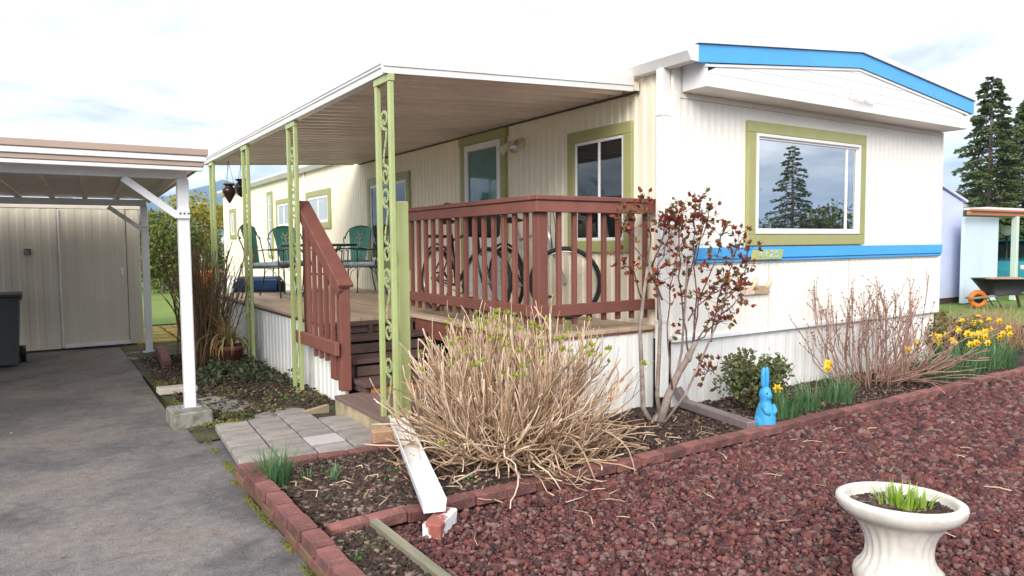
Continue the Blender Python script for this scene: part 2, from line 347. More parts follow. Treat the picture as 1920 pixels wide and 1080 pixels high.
def bumpy(name, x0, x1, y0, y1, st, z, amp, m):
    nx = int((x1-x0)/st)+1; ny = int((y1-y0)/st)+1
    xs = np.linspace(x0, x1, nx); ys = np.linspace(y0, y1, ny); gxx, gyy = np.meshgrid(xs, ys)
    h = np.zeros_like(gxx)
    for k in range(14):
        a = RN.uniform(2, 22); t = RN.uniform(0, 6.28); ph = RN.uniform(0, 6.28)
        h += np.sin(gxx*a*math.cos(t)+gyy*a*math.sin(t)+ph)/14*1.6
    V = np.stack([gxx, gyy, z+amp*h+RN.normal(0, amp*.15, h.shape)], -1).reshape(-1, 3)
    i = np.arange(ny-1)[:, None]*nx+np.arange(nx-1)[None]; i = i.ravel()
    return kind(raw(name, V, np.stack([i, i+1, i+nx+1, i+nx], 1), m, smooth=True), 'structure')
bumpy('garden_bed', 1.03, 9.6, 3.34, 5.0, .03, .022, .022, X['soil'])
bumpy('side_bed', .9, 2.5, 5.5, 11.6, .04, .008, .025, X['mosssoil'])
bumpy('strip_bed', 1.03, 1.36, 1.2, 3.30, .03, .02, .016, X['mosssoil'])
bumpy('far_bed', 9.4, 13.5, 3.35, 5.6, .06, .01, .03, X['soil'])

# hills far behind
hv = []; hn = 60
for i in range(hn+1):
    a = R(56+i*.9); d = 3000.
    dg = math.degrees(a); hh = 178 + 92*math.exp(-((dg-78.6)/3.0)**2) + 10*math.sin(i*.9) + 6*math.sin(i*2.3+1) + 4*math.sin(i*5.1)
    if dg < 75: hh *= max(.2, 1-(75-dg)*.06)
    c, s_ = math.cos(a), math.sin(a)
    hv += [(d*c, d*s_, -5), ((d+450)*c, (d+450)*s_, hh*.55), ((d+900)*c, (d+900)*s_, hh*1.22), ((d+1900)*c, (d+1900)*s_, -5)]
hf = [[4*i+k, 4*i+4+k, 4*i+5+k, 4*i+1+k] for i in range(hn) for k in range(3)]
kind(MB().add(hv, hf, True).build('hills', X['hill']), 'structure')

# scattered stuff ---------------------------------------------------
_ico = bmesh.new(); bmesh.ops.create_icosphere(_ico, subdivisions=1, radius=1); _ico.verts.index_update()
ICV = np.array([v.co[:] for v in _ico.verts]); ICF = np.array([[v.index for v in f.verts] for f in _ico.faces]); _ico.free()
BXV = np.array([(-1,-1,-1),(1,-1,-1),(1,1,-1),(-1,1,-1),(-1,-1,1),(1,-1,1),(1,1,1),(-1,1,1)], float)
BXF = np.array([[4,5,6,7],[0,1,5,4],[1,2,6,5],[2,3,7,6],[3,0,4,7]])
def rand_rot(n, flat=False):
    a = RN.uniform(0, 6.283, n); c, s = np.cos(a), np.sin(a); M = np.zeros((n, 3, 3))
    M[:, 0, 0] = c; M[:, 0, 1] = -s; M[:, 1, 0] = s; M[:, 1, 1] = c; M[:, 2, 2] = 1
    t = RN.normal(0, .35 if flat else 1.2, n); c, s = np.cos(t), np.sin(t); Q = np.zeros((n, 3, 3))
    Q[:, 0, 0] = 1; Q[:, 1, 1] = c; Q[:, 1, 2] = -s; Q[:, 2, 1] = s; Q[:, 2, 2] = c
    return M @ Q
def scatter(name, pos, size, shape, m, jit=.22, base='ico', flat=False, parent=None):
    n = len(pos); bv, bf = (ICV, ICF) if base == 'ico' else (BXV, BXF)
    A = bv[None]*(1+RN.normal(0, jit, (n, len(bv), 1)))*(size[:, None, None])*(np.array(shape)[None, None]*RN.uniform(.75, 1.25, (n, 1, 3)))
    A = np.einsum('nij,nkj->nki', rand_rot(n, flat), A) + pos[:, None]
    Fc = (bf[None]+(np.arange(n)*len(bv))[:, None, None]).reshape(-1, bf.shape[1])
    return raw(name, A.reshape(-1, 3), Fc, m, parent)
def in_view(p, mx_=1.4):
    d = p-CAMP; z = d@fw; return (z > 2.2) & (np.abs(d@r2/z) < .714*mx_) & (d@u2/z > -.46)
def pts_rect(n, x0, x1, y0, y1, z=0): return np.stack([RN.uniform(x0, x1, n), RN.uniform(y0, y1, n), np.full(n, z)], 1)
g = pts_rect(210000, .99, 12., .7, 3.245); g = g[in_view(g)]
dd = np.linalg.norm(g[:, :2], axis=1); g = g[RN.uniform(size=len(g)) < np.clip(5.2/dd, .3, 1.)]
keep = ~((g[:, 0] < 1.30) & (RN.uniform(size=len(g)) < np.clip((1.30-g[:, 0])*9, 0, .9)))
g = g[keep]; g = g[:60000]; dd = np.linalg.norm(g[:, :2], axis=1)
sz = RN.uniform(.007, .018, len(g))*RN.choice([.7, 1, 1.35, 1.7], len(g), p=[.38, .44, .14, .04])*np.clip(dd/4.2, .9, 1.5)
g[:, 2] = RN.uniform(.0, .014, len(g)); 
kind(scatter('lava_gravel', g, sz, (1.15, .95, .75), X['gravel']), 'stuff')
print('pebbles', len(g))
c1 = pts_rect(26000, 1.1, 8.6, 3.38, 4.22); c2 = pts_rect(17000, 1.1, 3.15, 3.38, 4.46); c3 = pts_rect(4200, 1.05, 1.33, 1.8, 3.28)
c4 = pts_rect(4500, .98, 2.15, 6.0, 10)
c = np.concatenate([c1, c2, c3, c4]); c = c[in_view(c)]; c[:, 2] = RN.uniform(.015, .05, len(c))
kind(scatter('bark_mulch', c, RN.uniform(.004, .0115, len(c)), (1.5, .8, .5), X['chips'], .15, 'box', True), 'stuff')

# ================================================================== MOBILE HOME
XW, Y0, XR, YE = 4.38, 4.24, 8.71, 21.5; XC = 6.6
home = thing('mobile_home', 'long cream mobile home with ribbed siding, olive window trim and blue gable band', 'mobile home', (XW, Y0, 0))
MB().corr((XW, YE, .6), (0, -1, 0), (0, 0, 2.26), (-1, 0, 0), YE-Y0-.004, .105, .012, .05).build('side_wall', X['siding2'], home)
MB().corr((XW+.004, Y0, .6), (1, 0, 0), (0, 0, 2.06), (0, -1, 0), XR-XW-.008, .085, .0032, .05).build('end_wall', X['siding'], home)
MB().span((XR-.06, Y0+.06, .6), (XR, YE-.06, 2.86)).build('back_wall', X['siding'], home)
MB().span((XW+.06, YE-.05, .6), (XR-.07, YE, 2.86)).build('far_wall', X['siding'], home)
for a in (XW, XR):        # corner strips
    MB().span((a-.018, Y0-.016, .61), (a+.03 if a == XW else a+.014, Y0+.03, 2.65), .003).build('corner_strip', X['siding'], home)
# skirting panels
xs = np.linspace(XW+.03, XR-.02, 8)
for i in range(7):
    MB().corr((xs[i]+.002, Y0+.025, 0.0), (1, 0, 0), (0, 0, .60), (0, -1, 0), xs[i+1]-xs[i]-.004, .15, .004, .02).build('skirt_panel', X['skirt'], home)
MB().span((XW, Y0-.022, .585), (XR, Y0+.02, .625), .004).build('skirt_cap', X['skirt'], home)
MB().span((XW+.02, 11.5, 0.0), (XW+.06, YE-.05, .6)).build('side_skirt', X['skirt'], home)
MB().span((XW+.06, Y0+.034, .02), (XR-.06, Y0+.05, .07)).build('base_board', X['tread'], home)
seam = mat('seam_beige', (.42, .36, .27), .7, .2, 30)  # darker beige of the thin seam strips on the end wall
for z in (2.605, 1.222): MB().span((4.45, Y0-.0062, z), (XR-.03, Y0-.001, z+.0035)).build('seam_line', seam, home)
for x in (5.62, 6.9, 8.1): MB().span((x, Y0-.0060, .63), (x+.003, Y0-.001, 1.238)).build('panel_seam', seam, home)
MB().span((4.62, Y0-.040, 1.272), (XR, Y0-.008, 1.372), .004).build('stripe', X['blue'], home)
MB().span((4.62, Y0-.026, 1.242), (XR, Y0-.008, 1.270), .003).build('stripe_lip', X['blue'], home)
# nose above the end window: lap boards clipped by the roof line
YB = 3.985
def zr(x, off=0.): return 2.828 + .236*(1-abs(x-XC)/2.13) + off
bz = [2.672, 2.765, 2.85, 2.935, 3.01, 3.062]
for i in range(5):
    a, b = bz[i], bz[i+1]
    def lim(z): return 2.125 if z <= 2.83 else max(.02, 2.13*(1-(z-2.828)/.236))
    la, lb = lim(a), lim(b)
    ol = [(XC-la, YB, a), (XC+la, YB, a), (XC+lb, YB, b), (XC-lb, YB, b)]
    vs = ol + [(p[0], Y0-.01, p[2]) for p in ol]
    vs[2] = (vs[2][0], YB+.003, b); vs[3] = (vs[3][0], YB+.003, b)
    MB().add(vs, [[0,1,2,3],[7,6,5,4],[0,4,5,1],[3,2,6,7],[0,3,7,4],[1,5,6,2]]).build('nose_board', X['white'], home)
MB().span((XC-2.128, YB-.012, 2.655), (XC+2.128, Y0-.008, 2.672), .003).build('soffit', X['siding'], home)
MB().prism([(XW, Y0+.0, 2.662), (XR, Y0+.0, 2.662), (XR, Y0+.0, 2.90), (XC, Y0+.0, 3.15), (XW, Y0+.0, 2.90)], (0, .05, 0)).build('gable_wall', X['siding'], home)
for sgn in (-1, 1): MB().prism([(XC+sgn*2.127, YB+.002, 2.673), (XC+sgn*2.127, Y0-.01, 2.673), (XC+sgn*2.127, Y0-.01, 2.945), (XC+sgn*2.127, YB+.002, 2.945)], (-sgn*.03, 0, 0)).build('nose_cheek', X['white'], home)
for sgn in (-1, 1):       # blue gable boards
    xa, xb = XC, XC+sgn*2.235
    ol = [(xa, YB-.02, 3.062), (xb, YB-.02, 2.828), (xb, YB-.02, 2.968), (xa, YB-.02, 3.200)]
    MB().prism(ol, (0, .045, 0)).build('gable_board', X['blue'], home)
    ol = [(xa, YB-.04, 3.203), (xb+sgn*.02, YB-.04, 2.970), (xb+sgn*.02, YB-.04, 3.02), (xa, YB-.04, 3.250)]
    MB().prism(ol, (0, .07, 0)).build('gable_cap', X['alu'], home)
    ol = [(xa, YB-.008, 3.036), (xb-sgn*.1, YB-.008, 2.808), (xb-sgn*.1, YB-.008, 2.830), (xa, YB-.008, 3.059)]
    MB().prism(ol, (0, .02, 0)).build('gable_bead', X['siding'], home)
    ol = [(XC, YB+.032, 3.17), (XC+sgn*2.25, YB+.032, 2.935), (XC+sgn*2.25, YB+.032, 2.995), (XC, YB+.032, 3.23)]
    MB().prism(ol, (0, YE-YB+.1, 0)).build('roof', X['alu'], home)
# eave gutter along the porch side
gp = [(XW-.02, 2.83), (XW-.10, 2.83), (XW-.125, 2.87), (XW-.145, 2.90), (XW-.145, 2.955), (XW-.135, 2.955), (XW-.02, 2.955)]
MB().prism([(a, YB-.03, b) for a, b in gp], (0, YE-YB+.06, 0)).build('gutter', X['alu'], home)
for yy in np.arange(4.6, 21, 1.1): MB().span((XW-.15, yy, 2.925), (XW-.146, yy+.025, 2.957)).build('gutter_strap', X['white'], home)
dsp = MB(); dsp.span((XW-.115, Y0+.012, .13), (XW-.022, Y0+.085, 2.83), .006); dsp.build('downspout', X['white'], home)
for z in (.75, 1.55, 2.45): MB().span((XW-.120, Y0+.008, z), (XW-.016, Y0+.089, z+.03), .003).build('downspout_strap', X['alu'], home)
MB().tube([(XW-.03, 13.95, .65), (XW-.03, 13.95, 2.83)], .022, 8).build('far_downspout', X['alu'], home)
def fr(m, lo, hi, wdt, dep0, dep1, ax, b=.004):       # rectangular ring; ax 'x': wall facing -Y ; 'y': wall facing -X
    (a0, z0), (a1, z1) = lo, hi
    for (p0, q0, p1, q1) in ((a0, z1-wdt, a1, z1), (a0, z0, a1, z0+wdt), (a0, z0+wdt, a0+wdt, z1-wdt), (a1-wdt, z0+wdt, a1, z1-wdt)):
        if ax == 'x': m.span((p0, Y0-dep1, q0), (p1, Y0-dep0, q1), b)
        else: m.span((XW-dep1, p0, q0), (XW-dep0, p1, q1), b)
    return m
def window(ax, lo, hi, tw=.10, sw=.05, mull=(), glass='glass', name='window', bars=()):
    o = fr(MB(), lo, hi, tw, .0, .045, ax).build(name, X['olive'], home)
    l2 = (lo[0]+tw, lo[1]+tw); h2 = (hi[0]-tw, hi[1]-tw)
    fr(MB(), l2, h2, sw, .0, .034, ax).build('sash', X['white'], o)
    l3 = (l2[0]+sw, l2[1]+sw); h3 = (h2[0]-sw, h2[1]-sw)
    cuts = [l3[0]]+list(mull)+[h3[0]]
    for i in range(len(cuts)-1):
        a, b = cuts[i]+(.014 if i else 0), cuts[i+1]-(.014 if i < len(cuts)-2 else 0)
        m = MB()
        if ax == 'x': m.span((a, Y0-.020, l3[1]), (b, Y0-.010, h3[1]))
        else: m.span((XW-.024, a, l3[1]), (XW-.016, b, h3[1]))
        m.build('pane', X[glass], o)
    for c_ in mull:
        m = MB()
        if ax == 'x': m.span((c_-.014, Y0-.03, l3[1]), (c_+.014, Y0-.008, h3[1]), .003)
        else: m.span((XW-.034, c_-.014, l3[1]), (XW-.012, c_+.014, h3[1]), .003)
        m.build('mullion', X['white'], o)
    for z in bars:
        MB().span((XW-.034, l3[0], z-.012), (XW-.012, h3[0], z+.012), .003).build('glazing_bar', X['white'], o)
    return o
wo_ = window('x', (5.276, 1.384), (7.113, 2.492), .10, .055, mull=(6.80,), glass='glassend')
fr(MB(), (5.376+.004, 1.484+.004), (7.009, 2.388), .03, .034, .052, 'x').build('screen_frame', X['white'], wo_)
window('y', (4.694, 1.335), (5.602, 2.482), .105, .03, mull=(5.14,))
window('y', (9.20, 1.07), (10.74, 2.45), .11, .045, mull=(9.97,))
window('y', (12.48, 1.73), (13.85, 2.44), .11, .05, mull=(13.16,), glass='frost')
window('y', (14.86, 1.73), (15.97, 2.41), .10, .05, mull=(15.4,), glass='frost')
window('y', (16.28, 1.15), (16.70, 2.63), .07, .03, glass='frost', bars=(1.6, 2.0, 2.35))
window('y', (19.86, 1.62), (20.56, 2.41), .10, .05, mull=(20.21,), glass='frost')
# front door
dz = .72
d = MB()
for a, b in ((6.715, 6.815), (7.63, 7.73)): d.span((XW-.05, a, dz), (XW, b, 2.60), .004)
d.span((XW-.054, 6.69, 2.60), (XW, 7.755, 2.70), .004)
door = d.build('door', X['olive'], home)
fr(MB(), (6.82, dz+.02), (7.625, 2.595), .075, .0, .05, 'y').build('storm_door_frame', X['white'], door)
MB().span((XW-.036, 6.90, dz+.10), (XW-.012, 7.545, 1.46), .003).build('kick_panel', X['white'], door)
MB().span((XW-.044, 6.895, 1.46), (XW-.008, 7.55, 1.52), .004).build('mid_rail', X['white'], door)
MB().span((XW-.028, 6.90, 1.522), (XW-.018, 7.545, 2.515)).build('pane', X['doorglass'], door)
MB().tube([(XW-.05, 6.86, 1.62), (XW-.09, 6.86, 1.62), (XW-.09, 6.86, 1.74), (XW-.05, 6.86, 1.74)], .009, 6).build('handle', X['metal'], door)
# twin porch lamp on the wall
lp = MB().lathe((0, 0, 0), [(.055, 0), (.055, .012), (.02, .03)], 16, rot=rotm(y=-math.pi/2)); 
for i in range(len(lp.v)): lp.v[i] = (lp.v[i][0]+XW-.013, lp.v[i][1]+6.42, lp.v[i][2]+2.50)
lamp = lp.build('porch_lamp', X['ivory'], home)
for sg in (-1, 1):
    b = V3(XW-.13, 6.42+sg*.075, 2.49)
    MB().tube([(XW-.03, 6.42, 2.50), (XW-.09, 6.42+sg*.05, 2.53), b], .012, 6).build('lamp_arm', X['ivory'], lamp)
    MB().tube([b, b+V3(-.05, sg*.03, -.05), b+V3(-.085, sg*.055, -.09)], [.028, .038, .05], 12).build('lamp_head', X['ivory'] if sg > 0 else X['metal'], lamp)
# number plate
pl = [(5.315, Y0-.05, 1.258), (5.745, Y0-.05, 1.258), (5.775, Y0-.05, 1.345), (5.345, Y0-.05, 1.345)]
plate = MB().prism(pl, (0, .009, 0)).build('number_plate', X['plate'], home)
def text_mesh(txt, size, ext):
    cu = bpy.data.curves.new('txt', 'FONT'); cu.body = txt; cu.size = size; cu.extrude = ext; cu.align_x = 'CENTER'; cu.align_y = 'CENTER'; cu.shear = .25
    o = bpy.data.objects.new('txt', cu); COL.objects.link(o); bpy.context.view_layer.update()
    me = bpy.data.meshes.new_from_object(o.evaluated_get(bpy.context.evaluated_depsgraph_get())); bpy.data.objects.remove(o); return me
for i, ch in enumerate('1125'):
    me = text_mesh(ch, .085, .004); put(me, 'digit', X['digit'], plate, (5.44+i*.075, Y0-.054, 1.301), (math.pi/2, 0, 0))
# raised script on the nose (not legible in the photograph: kept as flowing strokes)
sc = MB(); ux = lambda a, b: (6.41+a*.44, YB-.010, 2.742+b*.085-a*.012)
def stroke(pts, r=.0032): sc.tube([ux(*p) for p in pts], r, 5)
stroke([(.12, .95), (.05, .9), (.01, .5), (.05, .1), (.12, .05), (.18, .4), (.17, .8), (.12, .95), (.08, .75)])
for k, (a, h) in enumerate([(.20, .45), (.28, .85), (.36, .45), (.44, .45), (.52, .45), (.60, .85), (.67, .85), (.74, .45), (.82, .45), (.90, .45)]):
    stroke([(a, .12), (a+.035, h), (a+.05, h*.95), (a+.035, .15), (a+.06, .04), (a+.08, .14)])
stroke([(.2, -.12), (.5, -.16), (.95, -.08)], .0025)
sc.build('script_lettering', X['alu'], home)

# bunny-head wall ornaments hung on the siding
for k, (cx_, mt_, lb) in enumerate(((5.29, 'tanpale', 'pale wooden bunny-head ornament on the siding, half behind the rose leaves'), (5.50, 'tan', 'brown wooden bunny-head ornament on the siding with two splayed ears'))):
    o = thing('wall_ornament', lb, 'ornament', (cx_, Y0-.012, .96), 'bunny ornaments on the end wall')
    ol = [(cx_-.115+.23*t, Y0-.034, .945+.075*math.sin(math.pi*t)**.7) for t in np.linspace(0, 1, 13)]
    MB().prism(ol, (0, .024, 0)).build('head', X[mt_], o)
    for sg, an in ((-1, -.1), (1, .5)):
        b = V3(cx_+sg*.075, Y0-.028, .99); dr = V3(math.sin(an), 0, math.cos(an))
        MB().tube([b, b+dr*.05, b+dr*.10, b+dr*.115], [.014, .018, .017, .008], 8).build('ear', X['tanpale'], o)

# ================================================================== PATIO COVER
PX0, PX1, PY0, PY1 = 2.02, XW-.02, 4.62, 11.08
def pz(x): return 2.598 + (x-PX0)/(PX1-PX0)*.125
cov = thing('patio_cover', 'white aluminium patio cover with ribbed underside on green ornamental iron posts', 'awning', (PX0, PY0, 0))
npan = 16; pw = (PY1-PY0)/npan
for i in range(npan):
    y = PY0+i*pw; m = MB(); pr = [(0., .0)]
    for q in range(2): pr += [(q*.2+.030, 0.), (q*.2+.050, .050), (q*.2+.190, .050), (q*.2+.199, 0.)]
    vs = []
    for q, h in pr: vs += [(PX0+.03, y+q, pz(PX0)+h), (PX1, y+q, pz(PX1)+h)]
    k = len(vs); t = .072
    vs += [(PX0+.03, y, pz(PX0)+t), (PX1, y, pz(PX1)+t), (PX0+.03, y+pw-.003, pz(PX0)+t), (PX1, y+pw-.003, pz(PX1)+t)]
    n = len(pr); fs = [[2*j, 2*j+1, 2*j+3, 2*j+2] for j in range(n-1)] + [[k, k+2, k+3, k+1], [0, k, k+1, 1], [2*n-2, 2*n-1, k+3, k+2]]
    fs += [[2*j for j in range(n)]+[k+2, k], [2*j+1 for j in range(n)]+[k+3, k+1]]
    m.add(vs, fs).build('roof_panel', X['pan'], cov)
gp = [(-.01, -.012), (.06, -.012), (.06, .0), (.03, .0), (.03, .085), (-.03, .085), (-.03, .055), (-.022, .05), (-.022, .035), (-.012, .028)]
MB().prism([(PX0+a, PY0-.03, pz(PX0)+b) for a, b in gp], (0, PY1-PY0+.06, 0)).build('gutter', X['alu'], cov)
for y, sg in ((PY0, -1), (PY1, 1)):
    a0, a1 = PX0-.032, PX1-.1
    for (h0, h1, th) in ((-.014, .03, .012), (.032, .10, .020)):
        ol = [(a0, y, pz(a0)+h0), (a1, y, pz(a1)+h0), (a1, y, pz(a1)+h1), (a0, y, pz(a0)+h1)]
        MB().prism(ol, (0, sg*(th+.02), 0)).build('end_fascia', X['alu'], cov)
MB().span((PX1-.02, PY0, 2.705), (PX1+.004, PY1, 2.722), .003).build('wall_hanger', X['tread'], cov)
def scroll(c, sz_, flip=1):   # S-scroll in the Y-Z plane
    P_ = []
    for t in np.linspace(0, 1, 16):
        a = -math.pi/2+t*2.5*math.pi; r = .066*(1-.70*t); P_.append((0, r*math.cos(a), .12+.066+r*math.sin(a)))
    P_ = P_[::-1]+[(0, -.03, .112), (0, -.022, .06), (0, 0, .0)]
    Q = [(0, -p[1], -p[2]) for p in P_[::-1]]
    pts = P_+Q[1:]
    m = MB()
    for i in range(len(pts)-1):
        a = np.array(c)+V3(0, flip*pts[i][1], pts[i][2])*sz_; b = np.array(c)+V3(0, flip*pts[i+1][1], pts[i+1][2])*sz_
        m.bar(a, b+(b-a)*.1, .022, .005, upv=(1, 0, 0)) if np.linalg.norm(b-a) > 1e-5 else None
    return m
sbar = MB().box((0, 0, 0), (.036, .036, 1), .004)
for py in (4.715, 6.90, 8.75, 10.69):
    bz_ = .0; pt = pz(PX0)-.014; xx = 2.045; hh = pt-bz_
    post = MB().span((xx-.022, py-.136, pt-.05), (xx+.022, py+.136, pt), .003).build('post', X['postgreen'], cov)
    for s_ in (-1, 1): MB().span((xx-.018, py+s_*.112-.018, bz_-.02), (xx+.018, py+s_*.112+.018, pt-.05), .004).build('upright', X['postgreen'], post)
    for z in (.36, 1.0, 1.56, 2.10): scroll((xx, py, z), 1.05).build('scroll', X['postgreen'], post)
    MB().span((xx-.05, py-.16, -.01), (xx+.05, py+.16, .02), .003).build('foot_plate', X['postgreen'], post)
# return panel of the corner post
np_ = MB().box((0, 0, .775), (.085, .085, 1.55), .006)
tag(put(np_.mesh('newel_post'), 'newel_post', mat('newel_wood_green', (.40, .44, .19), .7, .14, 9, .25, 50, stretch=(1, 1, .2)), None, (2.170, 4.745, .178)), 'short square wooden post painted green beside the corner iron post', 'post')

# hanging urns
for k, (px, py_, dep, s_, lb) in enumerate(((430, 360, 10.05, 1.0, 'dark heart-shaped hanging pot nearest the far corner post'), (453, 352, 10.6, 1.08, 'dark rounded hanging pot beside the second far post'))):
    c = gd(px, py_, dep); o = thing('hanging_pot', lb, 'hanging pot', tuple(c), 'pots hung from the patio cover')
    pr = [(.002, -.16), (.018, -.14), (.05, -.08), (.085, -.01), (.09, .03), (.07, .06), (.045, .075), (.05, .085), (.075, .10), (.075, .115), (.055, .118), (.05, .09), (.01, .085)] if k == 0 else \
         [(.01, -.13), (.05, -.10), (.085, -.03), (.092, .02), (.075, .055), (.05, .075), (.05, .085), (.078, .10), (.078, .115), (.06, .118), (.05, .09), (.01, .085)]
    MB().lathe(c, [(a*s_*1.05, b*s_) for a, b in pr], 20).build('bowl', X['potdark'], o)
    for a in (0, 2.1, 4.2):
        t = c+V3(.068*math.cos(a), .068*math.sin(a), .10*s_); e = V3(c[0], c[1], pz(c[0])-.0)
        MB().tube([t, e], .0025, 4).build('cord', X['iron'], o)

# ================================================================== DECK, STAIRS, RAILING
ZD = .715; DX0, DXm, DX1 = 2.17, 3.17, XW-.02; DYF, DYS, DYE = 4.43, 6.62, 11.45
deck = thing('porch_deck', 'raised wooden porch deck with brown railing, stairs and white ribbed skirt', 'deck', (DX0, DYF, 0))
bw = (DX1-DX0)/16
for i in range(16):
    x0 = DX0+i*bw; y0 = DYF if x0+bw*.5 > DXm else DYS
    MB().span((x0+.003, y0-.012, ZD-.032), (x0+bw-.003, DYE, ZD), .003).build('plank', X['plank'], deck)
MB().span((DX0-.008, DYS, ZD-.055), (DX0+.03, DYE, ZD-.033), .003).build('edge_trim', X['tread'], deck)
MB().span((DX0, DYS-.022, ZD-.075), (DXm, DYS+.02, ZD-.033), .003).build('stair_nosing', X['tread'], deck)
MB().span((DXm-.02, DYF, ZD-.21), (DXm+.016, DYS-.03, ZD-.034), .004).build('fascia', X['brown'], deck)
# skirts
def skirt(o, u, ln, h, nrm, name='skirt_panel'): MB().corr(o, u, (0, 0, h), nrm, ln, .125, .010, .012).build(name, X['skirt'], deck)
ys = np.arange(6.62, 11.46, .805)
for a, b in zip(ys[:-1], ys[1:]): skirt((DX0+.012, b-.002, 0), (0, -1, 0), b-a-.004, ZD-.056, (-1, 0, 0))
for (a, b, h) in ((6.29, 6.62, .56), (6.0, 6.29, .42), (5.93, 6.0, .27)): skirt((DX0+.012, b-.001, 0), (0, -1, 0), b-a-.002, h, (-1, 0, 0))
for a, b in ((3.19, 3.78), (3.78, XW-.015)): MB().corr((a+.002, DYF+.012, 0), (1, 0, 0), (0, 0, ZD-.053), (0, -1, 0), b-a-.004, .14, .004, .012).build('skirt_panel', X['skirt'], deck)
for a, b in ((4.45, 5.2), (5.2, 5.9)): skirt((DXm+.012, b-.001, 0), (0, -1, 0), b-a-.002, ZD-.215, (-1, 0, 0))
MB().span((DXm-.006, DYF-.006, ZD-.052), (DX1-.01, DYF+.02, ZD-.033), .003).build('end_trim', X['brown'], deck)
# stairs
for z, y in ((.565, 6.287), (.415, 5.935), (.265, 5.605)):
    MB().span((2.215, y, z-.038), (DXm-.03, y+.19, z), .005).build('tread', X['tread'], deck)
    MB().span((2.215, y+.196, z-.038), (DXm-.03, y+.335, z-.002), .005).build('tread', X['tread'], deck)
for x in (2.235, 2.66, 3.09):
    ol = [(x, 5.66, .17), (x, 5.66, .226), (x, 5.98, .226), (x, 5.98, .376), (x, 6.33, .376), (x, 6.33, .526), (x, 6.60, .526), (x, 6.60, .64), (x, 6.64, .64), (x, 6.64, .17)]
    MB().prism(ol, (.04, 0, 0)).build('stringer', X['tread'], deck)
for zl, zh, y in ((.265, .415, 5.935), (.415, .565, 6.287), (.565, .70, 6.62)):
    MB().span((2.28, y+.016, zl+.002), (3.085, y+.034, zh-.062), .003).build('riser', X['tread'], deck)
    MB().span((2.28, y+.10, zl-.10), (3.085, y+.115, zh-.045), .003).build('riser_gap_shade', X['black'], deck)  # added black board: painted shade for the open gaps above the risers
MB().span((2.28, 5.632, .175), (3.08, 5.655, .226), .003).build('riser', X['newwood'], deck)
# railing of the front part
rl = MB(); ct, rt_ = 1.785, 1.748; RXo = DXm-.012; RYo = DYF+.006
rl.span((RXo-.045, RYo+.06, rt_), (RXo+.095, 6.80, ct), .006)
rl.span((RXo-.045, RYo-.045, rt_), (XW-.03, RYo+.058, ct), .006)
rail = rl.build('railing', X['brown'], deck)
MB().span((RXo-.030, RYo+.012, rt_-.09), (RXo+.006, 6.76, rt_-.002), .004).build('top_rail', X['brown'], rail)
MB().span((RXo-.032, RYo-.030, rt_-.09), (XW-.035, RYo+.008, rt_-.002), .004).build('top_rail', X['brown'], rail)
MB().span((RXo-.030, RYo+.012, .855), (RXo+.006, 6.76, .945), .004).build('bottom_rail', X['brown'], rail)
MB().span((RXo-.032, RYo-.030, .855), (XW-.035, RYo+.008, .945), .004).build('bottom_rail', X['brown'], rail)
MB().span((RXo+.008, RYo+.012, .42), (RXo+.098, RYo+.100, rt_-.002), .005).build('post', X['brown'], rail)
bal = MB().box((0, 0, 0), (.036, .036, .95), .003).mesh('baluster')
ny = 14
for i in range(ny):
    y = 4.64+(6.70-4.64)*i/(ny-1); put(bal, 'baluster', X['brown'], rail, (RXo+.026, y, 1.262+random.uniform(-.006, .006)))
for i in range(7): put(bal, 'baluster', X['brown'], rail, (3.37+i*.152, RYo+.028, 1.262+random.uniform(-.006, .006)))
# stair hand rail
HX = DX0-.03
h0, h1 = V3(HX, 5.80, 1.075), V3(HX, 6.95, 1.84)
hr = MB().bar(h0, h1, .135, .036, .006).build('handrail', X['brown'], deck)
dn = V3(0, 0, -.062)
MB().bar(h0+dn+V3(-.045, .03, 0), h1+dn+V3(-.045, 0, 0), .034, .085, .004).build('rail_board', X['brown'], hr)
MB().span((HX-.045, 5.83, .178), (HX+.045, 5.92, 1.075), .005).build('newel', X['brown'], hr)
MB().span((HX-.028, 6.80, .50), (HX+.022, 6.885, 1.755), .005).build('newel', X['brown'], hr)
MB().span((HX-.105, 5.80, .49), (HX-.066, 6.92, .605), .005).build('bottom_board', X['brown'], hr)
for i in range(5):
    y = 6.02+i*.155; t = (y-5.80)/1.15; zt = 1.075+t*.765-.06
    MB().span((HX-.064, y-.018, .40 if i < 4 else .5), (HX-.028, y+.018, zt), .003).build('baluster', X['brown'], hr)
MB().span((HX-.062, 5.93, .26), (HX-.030, 6.06, .48), .003).build('stair_side_board', X['brown'], hr)
# landing
land = thing('step_landing', 'low wooden landing platform at the foot of the stairs', 'step', (2.0, 4.66, 0))
lx0, lx1, ly0, ly1, lz = 1.985, 3.13, 4.60, 5.72, .178
for i in range(8):
    w_ = (lx1-lx0)/8; MB().span((lx0+i*w_+.003, ly0, lz-.03), (lx0+(i+1)*w_-.003, ly1, lz), .004).build('plank', mat('landing_plank', (.175, .115, .10), .75, .2, 9, .2, 40, rand=.12, stretch=(1, .15, 1)) if i == 0 else bpy.data.materials['landing_plank'], land)
MB().span((lx0+.01, ly0+.012, -.01), (lx0+.035, ly1-.002, lz-.031), .003).build('side_board', X['ply'], land)
MB().span((lx0+.036, ly0+.012, -.01), (lx1, ly0+.037, lz-.031), .003).build('side_board', X['ply'], land)
MB().span((lx1-.03, ly0+.038, -.01), (lx1-.005, ly1-.002, lz-.031), .003).build('side_board', X['ply'], land)
wb = tag(MB().prism([(1.75, 5.78, -.01), (1.99, 5.86, -.01), (1.99, 5.86, .075), (1.75, 5.78, .06)], (-.015, .04, 0)).build('edge_board', X['ply']), 'short weathered board on edge behind the concrete pavers', 'board')

